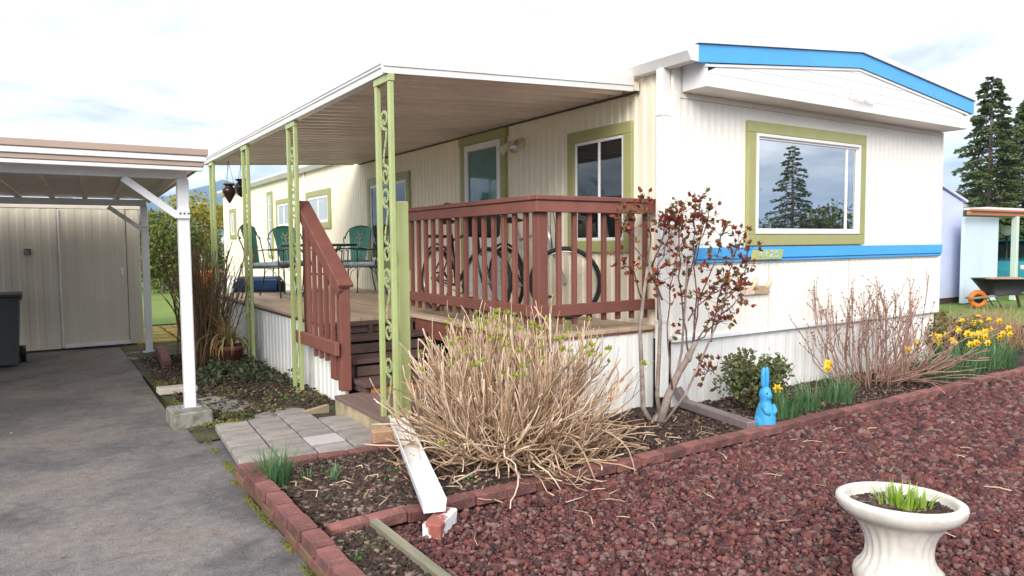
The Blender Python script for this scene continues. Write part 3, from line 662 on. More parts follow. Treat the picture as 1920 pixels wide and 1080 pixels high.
# ================================================================== PAVING, BRICKS, GARDEN ITEMS
pat = thing('paver_patio', 'small patio of square concrete pavers beside the driveway', 'patio', (1.0, 4.6, 0))
pv = [MB().box((0, 0, 0), (.233, .222, .05), .006).mesh('paver') for _ in range(1)][0]
ra = R(-3.2)
for i in range(4):
    for j in range(5):
        q = rotz(ra) @ V3(.122+i*.246, .116+j*.235+(.0, .035, -.01, .05)[i], 0)
        if i == 3 and j == 4: continue
        put(pv, 'paver', X['paver'], pat, (.992+q[0], 4.60+q[1], .034+random.uniform(-.003, .004)), (random.uniform(-.012, .012), random.uniform(-.012, .012), ra+random.uniform(-.015, .015)))
lpv = mat('light_paver', (.44, .42, .42), .85, .08, 18, .2, 90)
q = rotz(ra) @ V3(.122+2*.246, .116+5*.235-.01, 0)
put(pv.copy(), 'paver', X['paver'], pat, (.992+q[0], 4.60+q[1]-.0, .032), (0, 0, ra))
pv2 = MB().box((0, 0, 0), (.238, .228, .05), .004).mesh('pale_paver')
for o in list(pat.children):
    if abs(o.location.x-.72) < .16 and abs(o.location.y-.30) < .12: o.data = pv2; pv2.materials.append(lpv); o['label'] = 'paler replacement paver'; break
brk = MB().box((0, 0, 0), (.196, .092, .060), .006).mesh('brick'); brk.materials.append(X['brick'])
brm = MB().box((0, 0, 0), (.196, .092, .060), .007).mesh('mossy_brick'); brm.materials.append(X['brickmoss'])
def brick_row(root, p0, p1, z, mesh=brk, mort=.006, jz=.004, ja=.02):
    p0, p1 = np.array(p0, float), np.array(p1, float); ln = np.linalg.norm(p1-p0); n = max(1, int(round(ln/(.196+mort)))); d_ = (p1-p0)/ln; a = math.atan2(d_[1], d_[0])
    for i in range(n):
        c = p0 + d_*(i+.5)*ln/n + V3(-d_[1], d_[0])[:2]*random.uniform(-.004, .004) if False else p0 + d_*(i+.5)*ln/n
        put(mesh, 'brick', None, root, (c[0]+random.uniform(-.003, .003), c[1]+random.uniform(-.005, .005), z+random.uniform(-jz, jz)*1.3), (random.uniform(-.04, .04), random.uniform(-.022, .022), a+random.uniform(-ja, ja)*1.6))
e1 = thing('brick_edging', 'single row of red bricks between the mulch bed and lava gravel', 'edging', (1.1, 3.33, 0), 'brick edgings')
brick_row(e1, (1.10, 3.305), (8.9, 3.292), .042)
e2 = thing('brick_edging', 'two-course red brick edging along the driveway with moss at its foot', 'edging', (.98, 4.5, 0), 'brick edgings')
brick_row(e2, (.982, 4.50), (.982, 1.6), .030, brm); brick_row(e2, (.98, 4.42), (.98, 1.55), .094)
e3 = thing('brick_edging', 'short brick row along the front of the paver patio', 'edging', (1.0, 4.53, 0), 'brick edgings')
brick_row(e3, (1.04, 4.545), (2.05, 4.475), .036)
e4 = thing('brick_edging', 'mossy brick corner beside the rear carport post', 'edging', (1.2, 9.0, 0), 'brick edgings')
brick_row(e4, (1.17, 9.0), (1.27, 10.6), .030, brm); brick_row(e4, (1.17, 8.98), (1.27, 10.4), .092, brm)
o = MB().box((0, 0, 0), (.30, .10, .085), .008).mesh('block')
tag(put(o, 'edging_block', mat('sandy_block', (.40, .24, .15), .85, .2, 20, .3, 80), None, (2.00, 4.56, .108), (0, 0, -.15)), 'sandy rectangular block set on the bricks at the white trough head', 'block')
o = thing('paint_splashed_brick', 'loose brick splashed with white paint under the foot of the white trough', 'brick', (1.60, 3.08, 0))
bx = MB().box((0, 0, 0), (.24, .095, .075), .006).mesh('brick'); put(bx, 'brick_body', mat('painted_brick', (.31, .10, .08), .7, .15, 14, .3, 70, col2=(.78, .76, .78), mixs=7, mixlo=.47, mixhi=.53), o, (1.60, 3.10, .045), (0, 0, .72))
# moss along the driveway edge
mp_ = np.concatenate([pts_rect(3200, .905, .934, 2.0, 4.5), pts_rect(900, .94, .985, 4.55, 5.8)]); mp_[:, 2] = RN.uniform(-.002, .004, len(mp_))
mp_ = mp_[(np.sin(mp_[:, 1]*7)+np.sin(mp_[:, 1]*17+1)+RN.normal(0, .5, len(mp_))) > .1]
kind(scatter('moss', mp_, RN.uniform(.003, .008, len(mp_)), (1.1, 1.1, .8), X['moss'], .25), 'stuff')
ms_ = pts_rect(26000, .93, 2.15, 5.6, 8.2); q_ = np.sin(ms_[:, 0]*5.3+1.1)+np.sin(ms_[:, 1]*4.1)+np.sin(ms_[:, 0]*9+ms_[:, 1]*7); ms_ = ms_[(q_+RN.normal(0, .5, len(q_)) > .55) & ((ms_[:, 1] > 5.85) | (ms_[:, 0] < .985))]; ms_[:, 2] = RN.uniform(.0, .028, len(ms_))
kind(scatter('moss_carpet', ms_, RN.uniform(.005, .012, len(ms_)), (1.1, 1.1, .7), X['moss'], .25), 'stuff')
# white gutter trough
tr0, tr1 = V3(2.055, 4.60, .165), V3(1.58, 3.12, .10); td = (tr1-tr0)/np.linalg.norm(tr1-tr0); tu = np.cross(V3(0, 0, 1), td); tu /= np.linalg.norm(tu); tn = np.cross(td, tu)
tro = thing('gutter_trough', 'white metal gutter trough sloping across the bed onto a loose brick', 'gutter', tuple(tr1))
pr = [(-.062, .06), (-.056, .06), (-.05, .004), (.05, .004), (.056, .06), (.062, .06), (.054, -.004), (-.054, -.004)]
MB().prism([tr0+tu*a+tn*b for a, b in pr], tr1-tr0).build('channel', X['white'], tro)
MB().box(tr0+td*.05+tn*.03, (.012, .104, .05), .003, np.array([td, tu, tn]).T).build('end_cap', X['alu'], tro)
MB().bar(tr0+td*.12-tu*.06+tn*.062, tr0+td*.12+tu*.06+tn*.062, .02, .003).build('hanger_strap', X['alu'], tro)
# weathered timber at the strip
tag(MB().bar((1.315, 3.26, .03), (1.335, 1.5, .03), .045, .10, .006).build('edging_timber', X['greywood']), 'weathered grey timber edging the lava gravel in the foreground', 'timber')
# ground downspout
g0, g1 = V3(4.42, 4.15, .085), V3(4.30, 3.36, .075)
dx = thing('downspout_extension', 'brown metal downspout pipe lying across the mulch beside the blue rabbit', 'pipe', (4.35, 3.7, 0))
pm = mat('pipe_brown', (.19, .15, .155), .4, .15, 6, .1, 20)
dd_ = (g1-g0)/np.linalg.norm(g1-g0)
MB().bar(g0, g1, .09, .066, .008).build('pipe', pm, dx)
MB().bar(g1-dd_*.20, g1-dd_*.17, .094, .070, .006).build('coupling', pm, dx)
MB().bar(g0+V3(-.03, .05, .12), g0+dd_*.03, .088, .064, .008).build('elbow', pm, dx)
# blue rabbit statue
rb = thing('rabbit_statue', 'bright blue rabbit statue with upright ears by the daffodils', 'statue', (0, 0, 0))
m = MB(); sk = []
def blob(m, c, rx, ry, rz_, n=18, k=12):
    vs = [];
    for i in range(k+1):
        t = math.pi*i/k
        for j in range(n):
            a = 2*math.pi*j/n; vs.append((c[0]+rx*math.sin(t)*math.cos(a), c[1]+ry*math.sin(t)*math.sin(a), c[2]-rz_*math.cos(t)))
    fs = [[i*n+j, i*n+(j+1) % n, (i+1)*n+(j+1) % n, (i+1)*n+j] for i in range(k) for j in range(n)]
    return m.add(vs, fs, True)
def body_prof(t, i): return 1
m = MB().lathe((0, 0, 0), [(.01, 0), (.085, 0), (.098, .02), (.10, .06), (.092, .12), (.078, .17), (.064, .205), (.050, .232), (.047, .25), (.056, .27), (.058, .295), (.048, .325), (.030, .345), (.004, .352)], 26,
               rad=lambda t, i: 1+.06*math.cos(2*t))
m.build('body', X['bunny'], rb)
blob(MB(), (.030, 0, .285), .042, .040, .036).build('muzzle', X['bunny'], rb)
for s_ in (-1, 1):
    MB().tube([(-.004, s_*.018, .325), (-.008, s_*.022, .38), (-.008, s_*.023, .44), (-.006, s_*.019, .48), (-.004, s_*.016, .497)], [.017, .022, .022, .018, .006], 12).build('ear', X['bunny'], rb)
    MB().tube([(.035, s_*.055, .205), (.072, s_*.052, .17), (.085, s_*.020, .15)], [.024, .022, .016], 10).build('paw', X['bunny'], rb)
    blob(MB(), (.055, s_*.05, .026), .062, .034, .030).build('foot', X['bunny'], rb)
    blob(MB(), (-.01, s_*.062, .075), .062, .042, .065).build('haunch', X['bunny'], rb)
    blob(MB(), (.052, s_*.028, .305), .008, .007, .008, 8, 6).build('eye', X['black'], rb)
place(rb, (4.475, 3.385, .0), R(-100)); rb.scale = (.80, .80, .98)
# urn planter
ur = thing('urn_planter', 'white fluted resin urn planter with sprouting bulbs standing in the gravel', 'planter', (0, 0, 0))
flute = lambda t, i: 1+(.030*math.cos(22*t) if 4 <= i <= 10 else 0)
pr = [(.01, 0), (.165, 0), (.185, .012), (.188, .04), (.178, .06), (.150, .085), (.138, .11), (.135, .14), (.140, .17), (.155, .20), (.175, .225), (.190, .24), (.200, .245), (.238, .262), (.258, .280), (.264, .298), (.262, .308), (.250, .313), (.236, .317), (.224, .312), (.219, .300), (.212, .25), (.01, .25)]
MB().lathe((0, 0, 0), pr, 80, rad=flute).build('pot', X['urn'], ur)
MB().lathe((0, 0, 0), [(.01, .275), (.206, .272), (.206, .256), (.01, .256)], 30).build('soil', X['soil'], ur)
a = RN.uniform(0, 6.28, 700); r_ = .200*np.sqrt(RN.uniform(0, 1, 700)); sp_ = np.stack([r_*np.cos(a), r_*np.sin(a), np.full(700, .278)], 1)
scatter('mulch', sp_, RN.uniform(.005, .012, 700), (1.4, .8, .5), X['chips'], .2, 'box', True, ur)['kind'] = 'stuff'
def blades(m, c, n, h, spread, wd, lean=.5, r0=.03, droop=.4, seg=4):
    for _ in range(n):
        a = random.uniform(0, 6.283); r = r0*math.sqrt(random.random()); b = np.array(c)+V3(r*math.cos(a), r*math.sin(a), 0)
        a += random.gauss(0, .6); l = h*random.uniform(.55, 1.1); ln = random.uniform(.1, 1)*lean; ca, sa = math.cos(a), math.sin(a); side = V3(-sa, ca, 0)
        ww = wd*random.uniform(.6, 1.2); pts = []; p = b.copy(); th = ln*.5
        for k in range(seg+1):
            pts.append(p.copy()); p = p+V3(ca*math.sin(th), sa*math.sin(th), math.cos(th))*l/seg; th += droop*ln*random.uniform(.6, 1.4)
        vs = []; 
        for k, q in enumerate(pts):
            w_ = ww*(1-(k/seg)**1.8)+.0006; vs += [q-side*w_, q+side*w_+V3(0, 0, .0), ]
        m.add(vs, [[2*k, 2*k+1, 2*k+3, 2*k+2] for k in range(seg)])
    return m
sprout = mat('sprout_green', (1, 1, 1), .5, .1, 20, island=[(.28, .46, .04), (.36, .52, .08), (.22, .38, .05), (.55, .55, .35)], trans=.3)
m = MB()
for q in ((-.02, .05), (.03, .0), (.06, -.07), (-.01, -.03), (.0, .02)): blades(m, (q[0], q[1], .272), 26, .10, .03, .006, .9, .035, .3)
m.build('sprouts', sprout, ur)
pu = gz(1684, 1092, 0); place(ur, (pu[0], pu[1], -.012), 0, R(-1.5), R(2.5)); ur.scale = (.93, .93, 1.17)

# stepping stones and slab
for k, (px, py_, sx, sy, an, lb) in enumerate(((432, 762, .36, .24, .3, 'rounded stepping stone in the moss nearest the carport post'), (532, 779, .42, .26, .1, 'pale gravelly stepping stone beside the paver patio'), (395, 752, .3, .2, .5, 'half-hidden flat stone behind the carport post'))):
    c = gz(px, py_, .03); ol = []
    for t in np.linspace(0, 2*math.pi, 13)[:-1]:
        r_ = random.uniform(.85, 1.1); ol.append((c[0]+sx/2*r_*math.cos(t+an), c[1]+sy*.9*r_*math.sin(t+an), -.01))
    tag(MB().prism(ol, (0, 0, .05)).build('stepping_stone', X['concrete'] if k else X['concrete']), lb, 'stone', 'stepping stones')
c = gz(332, 728, .06); tag(put(MB().box((0, 0, 0), (.34, .17, .06), .008).mesh('slab'), 'concrete_slab', mat('pale_slab', (.52, .46, .40), .85, .12, 14, .3, 60), None, (c[0], c[1], .05), (0, .02, .05)), 'pale flat slab lying on the soil left of the carport post', 'slab')

# ================================================================== CARPORT, SHED, BIN
cp = thing('carport', 'low white metal carport with tan banded edge at the left', 'carport', (.97, 6.25, 0))
P1, P2 = V3(.965, 6.22, 0), V3(1.185, 10.75, 0); cdv = (P2-P1)/np.linalg.norm(P2-P1)
for P_, zt, b in ((P1, 1.955, .125), (P2, 1.965, 0.0)):
    p = MB().span((P_[0]-.042, P_[1]-.042, b), (P_[0]+.042, P_[1]+.042, zt), .006).build('post', X['carsteel'], cp)
    MB().span((P_[0]-.075, P_[1]-.07, b), (P_[0]+.075, P_[1]+.07, b+.012), .003).build('base_plate', X['metal'], p)
    a, c_ = V3(P_[0]-.046, P_[1]-.048, 1.66), V3(P_[0]-.42, P_[1]-.048, 1.945)
    br = MB().bar(a, c_, .012, .055, .003).build('brace', X['carsteel'], cp)
    MB().span((P_[0]-.055, P_[1]-.060, 1.64), (P_[0]+.042, P_[1]-.0435, 1.715), .003).build('gusset', X['carsteel'], br)
    for q in (-.03, 0, .03): MB().tube([(P_[0]+q, P_[1]-.059, 1.68), (P_[0]+q, P_[1]-.064, 1.68)], .007, 8).build('bolt', X['black'], br)
    MB().span((-4.6, P_[1]-.03, zt-.002), (P_[0]+.03, P_[1]+.03, 2.0435), .004).build('beam', X['carsteel'], cp)
for P_ in (V3(-4.5, 6.22, 0), V3(-4.4, 10.75, 0)): MB().span((P_[0]-.042, P_[1]-.042, 0), (P_[0]+.042, P_[1]+.042, 1.96), .006).build('post', X['carsteel'], cp)
fy = 5.93
for (z0, z1, mt_, dy, xr) in ((2.113, 2.165, 'carband', .0, 1.112), (2.068, 2.111, 'white', .012, 1.10), (2.030, 2.066, 'carband', .026, 1.085), (1.998, 2.028, 'white', .034, 1.075)):
    MB().span((-4.9, fy+dy, z0), (xr, fy+dy+.05, z1), .004).build('front_fascia', X[mt_], cp)
def sidez(z0, z1, off, m_, nm):
    a, b = V3(1.045+off, fy+.09, 0), V3(1.27+off, 11.2, 0)
    MB().bar(a+V3(0, 0, (z0+z1)/2), b+V3(0, 0, (z0+z1)/2), .03, z1-z0, .004).build(nm, X[m_], cp)
sidez(2.03, 2.15, .03, 'carband', 'side_fascia')
for i in range(16):
    x = 1.03-i*.36
    m = MB(); y0, y1 = fy+.09, 11.25
    pr = [(-.372, 2.085), (-.06, 2.085), (-.05, 2.045), (0, 2.045), (0, 2.075), (-.035, 2.075), (-.045, 2.11), (-.372, 2.11)]
    sk_ = (y1-y0)*(cdv[0]/cdv[1]); vs = [(x+a, y0, z) for a, z in pr]+[(x+a+sk_, y1, z) for a, z in pr]; n = len(pr)
    m.add(vs, [list(range(n))[::-1], list(range(n, 2*n))]+[[k, (k+1) % n, n+(k+1) % n, n+k] for k in range(n)]).build('roof_pan', X['carunder'], cp)
tag(put(MB().box((0, 0, 0), (.29, .37, .16), .015).mesh('footing'), 'post_footing', X['concrete'], None, (.955, 6.20, .046), (0, 0, .03)), 'mossy concrete footing block under the front carport post', 'footing')
sh = thing('storage_shed', 'cream metal storage shed with closed doors under the carport', 'shed', (1.2, 11.62, 0))
SY = 11.62
for i, (a, b) in enumerate(((-4.6, -3.1), (-3.1, -1.55), (-1.55, .215), (.235, 1.035), (1.042, 1.215))):
    MB().corr((a, SY if i != 3 else SY-.012, .03), (1, 0, 0), (0, 0, 1.92), (0, -1, 0), b-a-.004, .18, .007, .02).build('wall_panel' if i != 3 else 'door_panel', X['shed'], sh)
MB().span((1.19, SY, .03), (1.215, SY+2.2, 1.95)).build('side_wall', X['shed'], sh)
MB().span((-4.6, SY+2.18, .03), (1.19, SY+2.2, 1.95)).build('rear_wall', X['shed'], sh)
MB().span((-4.6, SY-.01, 1.955), (1.23, SY+2.22, 2.0), .004).build('roof', X['shed'], sh)
MB().span((.214, SY-.034, .04), (.236, SY-.008, 1.945), .004).build('seam_strip', X['alu'], sh)
MB().span((.24, SY-.036, .035), (1.04, SY-.018, .085), .003).build('kick_strip', X['alu'], sh)
MB().span((.955, SY-.045, 1.02), (.985, SY-.018, 1.12), .006).build('handle', X['metal'], sh)
MB().span((-.18, SY-.035, 1.32), (-.10, SY-.006, 1.41), .006).build('lock_plate', X['concrete'], sh)
wbn = thing('wheeled_bin', 'dark grey wheeled rubbish bin at the left edge in front of the shed', 'bin', (-.45, 10.75, 0))
bx0, by0 = -.50, 10.60
def taper(m, c, w0, d0, z0, w1, d1, z1, sh_=0):
    vs = []
    for (w_, d_, z) in ((w0, d0, z0), (w1, d1, z1)):
        for sx, sy in ((-1, -1), (1, -1), (1, 1), (-1, 1)): vs.append((c[0]+sx*w_/2, c[1]+sy*d_/2+(sh_ if z == z1 else 0), z))
    return m.add(vs, [[3, 2, 1, 0], [4, 5, 6, 7], [0, 1, 5, 4], [1, 2, 6, 5], [2, 3, 7, 6], [3, 0, 4, 7]])
taper(MB(), (bx0, by0), .46, .50, .03, .54, .62, .80).build('body', X['bin'], wbn)
MB().span((bx0-.30, by0-.345, .80), (bx0+.30, by0+.36, .835), .012).build('rim', X['bin'], wbn)
MB().span((bx0-.305, by0-.35, .837), (bx0+.305, by0+.34, .875), .016).build('lid', X['bin'], wbn)
MB().tube([(bx0-.22, by0+.38, .84), (bx0+.22, by0+.38, .84)], .016, 8).build('handle', X['bin'], wbn)
for s_ in (-1, 1):
    MB().tube([(bx0+s_*.24, by0+.22, .10), (bx0+s_*.305, by0+.22, .10)], .105, 20).build('wheel', X['black'], wbn)
tag(MB().box((0, 0, 0), (.01, .01, .01)).build('x', X['label']), 'x', 'x') if False else None
MB().span((bx0-.05, by0-.293, .63), (bx0+.09, by0-.276, .67)).build('sticker', X['label'], wbn)
tri = [(bx0+.262, by0-.02, .52), (bx0+.262, by0+.12, .53), (bx0+.268, by0+.05, .65)]
MB().prism([V3(*p)+V3(.004, 0, 0) for p in tri], (.003, 0, 0)).build('sticker', X['label'], wbn)

# ================================================================== PORCH FURNITURE
def make_chair(label):
    t = thing('patio_chair', label, 'chair', (0, 0, 0), 'green iron patio chairs on the deck')
    n = 9; vs = []
    for k in range(9):
        z = .43+k/8*.53; hw = .115+.085*(k/8)**1.1+.0*k; top = 0
        for j in range(n):
            u = j/(n-1)*2-1; zz = z + (.055*(1-u*u) if k == 8 else 0)
            vs.append((-.21-.10*(k/8)-.03*(1-u*u), u*hw, zz))
    m = MB().add(vs, [[i*n+j, i*n+j+1, (i+1)*n+j+1, (i+1)*n+j] for i in range(8) for j in range(n-1)], True)
    vb = [(v[0]-.008, v[1], v[2]) for v in vs]; m.add(vb, [[(i+1)*n+j, (i+1)*n+j+1, i*n+j+1, i*n+j] for i in range(8) for j in range(n-1)], True)
    bp = m.build('back_panel', X['chairgreen'], t)
    lf = MB()
    for sg in (-1, 1):
        for z, l, an in ((.62, .06, .7), (.72, .07, .8), (.80, .09, .9), (.84, .085, .45)):
            for off in (.006, -.020):
                b = V3(-.236-.10*((z-.43)/.53)+off, 0, z); e = b+V3(-.012, sg*l*math.sin(an), l*math.cos(an)); q = (b+e)/2+V3(0, sg*.014, .0)
                lf.tube([b, q, e], [.0025, .006, .002], 5)
    lf.tube([(-.235, 0, .5), (-.275, 0, .70), (-.31, 0, .87)], .0035, 5)
    lf.build('leaf_motif', X['ivory'], bp)
    m = MB(); arch = [(-.21, -.27, .42), (-.235, -.275, .62), (-.27, -.25, .78)]
    for sg in (-1, 1):
        m.tube([(-.20, sg*.24, .44), (-.23, sg*.25, .60), (-.27, sg*.265, .74), (-.29, sg*.285, .80), (-.295, sg*.275, .835), (-.29, sg*.25, .825), (-.288, sg*.258, .80)], .008, 6)
    m.tube([(-.293, -.272, .82)]+[(-.315-.02*math.cos(u), .262*math.sin(u), .83+.17*math.cos(u)**1.0) for u in np.linspace(-1.45, 1.45, 15)]+[(-.293, .272, .82)], .009, 6)
    m.build('back_frame', X['iron'], t)
    MB().box((.02, 0, .445), (.46, .46, .06), .025).build('cushion', X['cushion'], t)
    m = MB(); m.tube([(-.21, -.24, .405), (.25, -.24, .405), (.25, .24, .405), (-.21, .24, .405), (-.21, -.24, .405)], .009, 6); m.build('seat_frame', X['iron'], t)
    for sx in (-1, 1):
        for sg in (-1, 1):
            m = MB()
            if sx > 0: m.tube([(.24, sg*.24, .64), (.25, sg*.25, .50), (.245, sg*.24, .30), (.255, sg*.245, .12), (.275, sg*.25, .0)], .009, 6)
            else: m.tube([(-.20, sg*.24, .42), (-.22, sg*.24, .25), (-.30, sg*.25, .0)], .009, 6)
            m.tube([(sx*.12, sg*.24, .40), (sx*.20, sg*.24, .33), (sx*.235, sg*.242, .20)], .005, 5)
            m.lathe((.275 if sx > 0 else -.30, sg*.25, 0), [(.018, 0), (.018, .008), (.008, .014)], 8)
            m.build('leg', X['iron'], t)
    for sg in (-1, 1):
        m = MB(); m.tube([(-.245, sg*.255, .65), (-.05, sg*.285, .635), (.14, sg*.285, .655), (.25, sg*.27, .665), (.275, sg*.262, .64), (.26, sg*.258, .62), (.245, sg*.26, .635)], .008, 6); m.build('arm', X['iron'], t)
    return t
ch = make_chair('green iron patio chair nearest the deck edge, left of the table')
place(ch, (2.66, 10.15, ZD), R(-42))
for p, a, lb in (((3.22, 10.95, ZD), R(-85), 'green iron patio chair behind the table, partly hidden by an iron post'),
                 ((3.98, 10.55, ZD), R(-140), 'green iron patio chair against the wall right of the table, facing the camera'),
                 ((3.74, 9.45, ZD), R(150), 'green iron patio chair seen from the side, nearest the big window')):
    c_ = copy_tree(ch); c_['label'] = lb; place(c_, p, a)
tb = thing('patio_table', 'round dark iron patio table between the green chairs', 'table', (0, 0, 0))
MB().lathe((0, 0, 0), [(.01, .69), (.50, .69), (.525, .70), (.53, .715), (.52, .725), (.01, .725)], 36).build('tabletop', X['iron'], tb)
for k in range(4):
    a = k*math.pi/2+.5; ca, sa = math.cos(a), math.sin(a); m = MB()
    m.tube([(ca*r_, sa*r_, z) for r_, z in ((.40, .69), (.30, .60), (.20, .45), (.17, .30), (.22, .14), (.34, .0))], .011, 6)
    m.tube([(ca*r_, sa*r_, z) for r_, z in ((.20, .66), (.29, .63), (.31, .57), (.27, .53), (.235, .56), (.26, .58))], .006, 5)
    m.build('leg', X['iron'], tb)
MB().ring((0, 0, .30), .17, .008).build('leg_ring', X['iron'], tb)
place(tb, (3.30, 9.98, ZD), 0)
bt = thing('storage_roll', 'dark blue storage roll with black ends on the far end of the deck', 'storage roll', (0, 0, 0))
m = MB(); ol = []
for t in np.linspace(0, 2*math.pi, 25)[:-1]:
    c_, s_ = math.cos(t), math.sin(t); ol.append((-.30, .12*math.copysign(abs(c_)**.6, c_), .125+.12*math.copysign(abs(s_)**.6, s_)))
m.prism(ol, (.60, 0, 0)); m.build('body', X['bluebag'], bt)
for s_ in (-1, 1):
    MB().box((s_*.345, 0, .085), (.075, .15, .165), .025).build('end_cap', X['black'], bt)
    MB().tube([(s_*.31, -.02, .18), (s_*.345, -.05, .215), (s_*.375, -.05, .17)], .010, 6).build('handle', X['black'], bt)
MB().bar((-.29, -.118, .18), (.29, -.118, .18), .012, .012, .003).build('lid_seam', X['bluebag'], bt)
place(bt, (2.78, 11.25, ZD), R(-32))

# ---- bicycles
def make_bike(label, fm, steer, basket, rimm):
    t = thing('bicycle', label, 'bicycle', (0, 0, 0), 'bicycles parked behind the railing')
    def wheel(c, ax):
        w_ = MB().ring(c, .318, .021, ax, 44, 8).build('wheel', X['black'], t)
        MB().ring(c, .293, .008, ax, 44, 6).build('rim', X[rimm], w_)
        m = MB(); ax = np.array(ax, float); ax /= np.linalg.norm(ax); u = V3(0, 0, 1); q = np.cross(ax, u)
        for k in range(28):
            a = 2*math.pi*k/28; d_ = math.cos(a)*u+math.sin(a)*q; hb = np.array(c)+ax*(.03 if k % 2 else -.03)+(math.cos(a+.9)*u+math.sin(a+.9)*q)*.02
            m.tube([hb, np.array(c)+d_*.29], .0014, 3, False)
        m.build('spokes', X['metal'], w_)
        MB().tube([np.array(c)-ax*.05, np.array(c)+ax*.05], .019, 10).build('hub', X['metal'], w_)
    rh, fh = V3(0, 0, .34), V3(1.03, 0, .34); bb, st, ht, hb = V3(.44, 0, .29), V3(.30, 0, .80), V3(.80, 0, .84), V3(.85, 0, .66)
    wheel(rh, (0, 1, 0)); wheel(fh, (math.sin(steer), math.cos(steer), 0))
    m = MB()
    for a, b, r_ in ((bb, st, .017), (st-V3(0, 0, .06), ht, .016), (bb, hb, .020), (ht+V3(-.01, 0, .05), hb+V3(.01, 0, -.03), .021)): m.tube([a, b], r_, 8)
    for s_ in (-1, 1): m.tube([rh+V3(0, s_*.06, 0), bb+V3(-.06, s_*.03, 0), bb], .010, 6); m.tube([rh+V3(0, s_*.06, 0), st+V3(.01, s_*.02, -.05)], .009, 6)
    m.build('frame', X[fm], t)
    m = MB(); sv = V3(math.sin(steer), math.cos(steer), 0)
    m.tube([hb+V3(.01, 0, -.03), hb+V3(.03, 0, -.05)], .019, 8)
    for s_ in (-1, 1): m.tube([hb+V3(.03, 0, -.04), hb+V3(.05, 0, -.08)+sv*s_*.05, fh+sv*s_*.055], .012, 6)
    m.build('fork', X[fm], t)
    m = MB(); hc = ht+V3(-.03, 0, .17); m.tube([ht+V3(0, 0, .03), hc], .014, 8)
    m.tube([hc+sv*a+V3(b*math.cos(steer), -b*math.sin(steer), c_) for a, b, c_ in ((-.30, -.12, .06), (-.22, -.04, .05), (-.07, .03, .0), (.07, .03, .0), (.22, -.04, .05), (.30, -.12, .06))], .011, 6)
    hd = m.build('handlebar', X['frame_black'], t)
    for s_ in (-1, 1): MB().tube([hc+sv*s_*.24+V3(-.06, 0, .052), hc+sv*s_*.305+V3(-.125, 0, .062)], .017, 8).build('grip', X['bluebag'] if fm == 'frame_silver' else X['black'], hd)
    m = MB()
    for s_ in (-1, 1): m.tube([hc+sv*s_*.12+V3(0, 0, .02), hc+sv*s_*.10+V3(.12, 0, .0), hc+V3(.12, s_*.03, -.16), hb+V3(.03, s_*.02, .0)], .004, 5)
    m.build('cables', X['black'], hd)
    MB().tube([st, st+V3(-.03, 0, .12)], .013, 8).build('seat_post', X['metal'], t)
    m = MB(); sc_ = st+V3(-.03, 0, .14)
    m.tube([sc_+V3(-.13, 0, .01), sc_+V3(-.10, 0, .012), sc_+V3(-.02, 0, .0), sc_+V3(.08, 0, -.004), sc_+V3(.15, 0, -.01)], [.04, .075, .06, .028, .015], 10)
    for i in range(len(m.v)): x_, y_, z_ = m.v[i]; m.v[i] = (x_, y_, sc_[2]+(z_-sc_[2])*.45)
    m.build('saddle', X['black'], t)
    m = MB().ring(bb+V3(0, .05, 0), .085, .007, (0, 1, 0), 24, 5)
    for s_ in (-1, 1):
        e = bb+V3(s_*.12, s_*.075, -s_*.12); m.tube([bb+V3(0, s_*.065, 0), e], .011, 6); m.box(e+V3(0, s_*.05, 0), (.09, .08, .02), .004)
    m.build('crank', X['black'], t)
    m = MB(); m.tube([bb+V3(0, .05, .085), rh+V3(0, .05, .045)], .004, 4); m.tube([bb+V3(0, .05, -.085), rh+V3(0, .05, -.045)], .004, 4)
    m.ring(rh+V3(0, .045, 0), .045, .012, (0, 1, 0), 18, 5); m.build('chain', X['black'], t)
    m = MB(); m.tube([rh+V3(.37*math.cos(a), 0, .37*math.sin(a)) for a in np.linspace(.3, 2.2, 12)], .012, 6); m.build('mudguard', X['black'], t)
    if basket: MB().box(ht+V3(.12, 0, .05), (.22, .30, .24), .03).build('bar_bag', X['black'], t); MB().box(rh+V3(-.02, 0, .45), (.34, .14, .03), .01).build('carrier', X['black'], t)
    return t
b2 = make_bike('silver bicycle nearest the railing corner, front wheel turned toward the camera', 'frame_silver', R(-48), False, 'metal')
place(b2, (4.07, 6.27, ZD), R(-91), R(4))
b1 = make_bike('black bicycle with bar bag parked behind the side railing near the stairs', 'frame_black', R(-12), True, 'metal')
place(b1, (3.50, 6.82, ZD), R(-90), R(-3))

# ================================================================== NEIGHBOURS ON THE RIGHT
ns = thing('neighbour_shed', 'lavender-blue shed with sloping roof edge behind the mobile home corner', 'shed', (17, 8, 0))
sx0, sx1, sy = 14.9, 17.64, 8.08
MB().prism([(sx0, sy, .12), (sx1, sy, .12), (sx1, sy, 2.27), (sx0, sy, 3.05)], (0, 3.2, 0)).build('wall', X['nshed'], ns)
MB().prism([(sx0-.2, sy-.06, 3.13), (sx1+.10, sy-.06, 2.27), (sx1+.10, sy-.06, 2.32), (sx0-.2, sy-.06, 3.18)], (0, 3.3, 0)).build('roof', X['nshed'], ns)
MB().span((sx0, sy+.03, -.02), (sx1-.02, sy+3.1, .12)).build('base', X['tread'], ns)
nb = thing('neighbour_carport', 'neighbouring carport with salmon eave and pale blue wall', 'carport', (18, 8, 0))
MB().span((16.97, 7.72, .02), (18.55, 7.80, 1.93)).build('wall_panel', X['nwall'], nb)
MB().span((18.49, 7.80, .02), (18.55, 10.5, 1.93)).build('wall_panel', X['nwall'], nb)
for z0, z1, y in ((1.955, 2.035, 7.52), (2.045, 2.09, 7.46)): MB().span((16.72, y, z0), (26, y+.07, z1), .006).build('eave', X['nred'], nb)
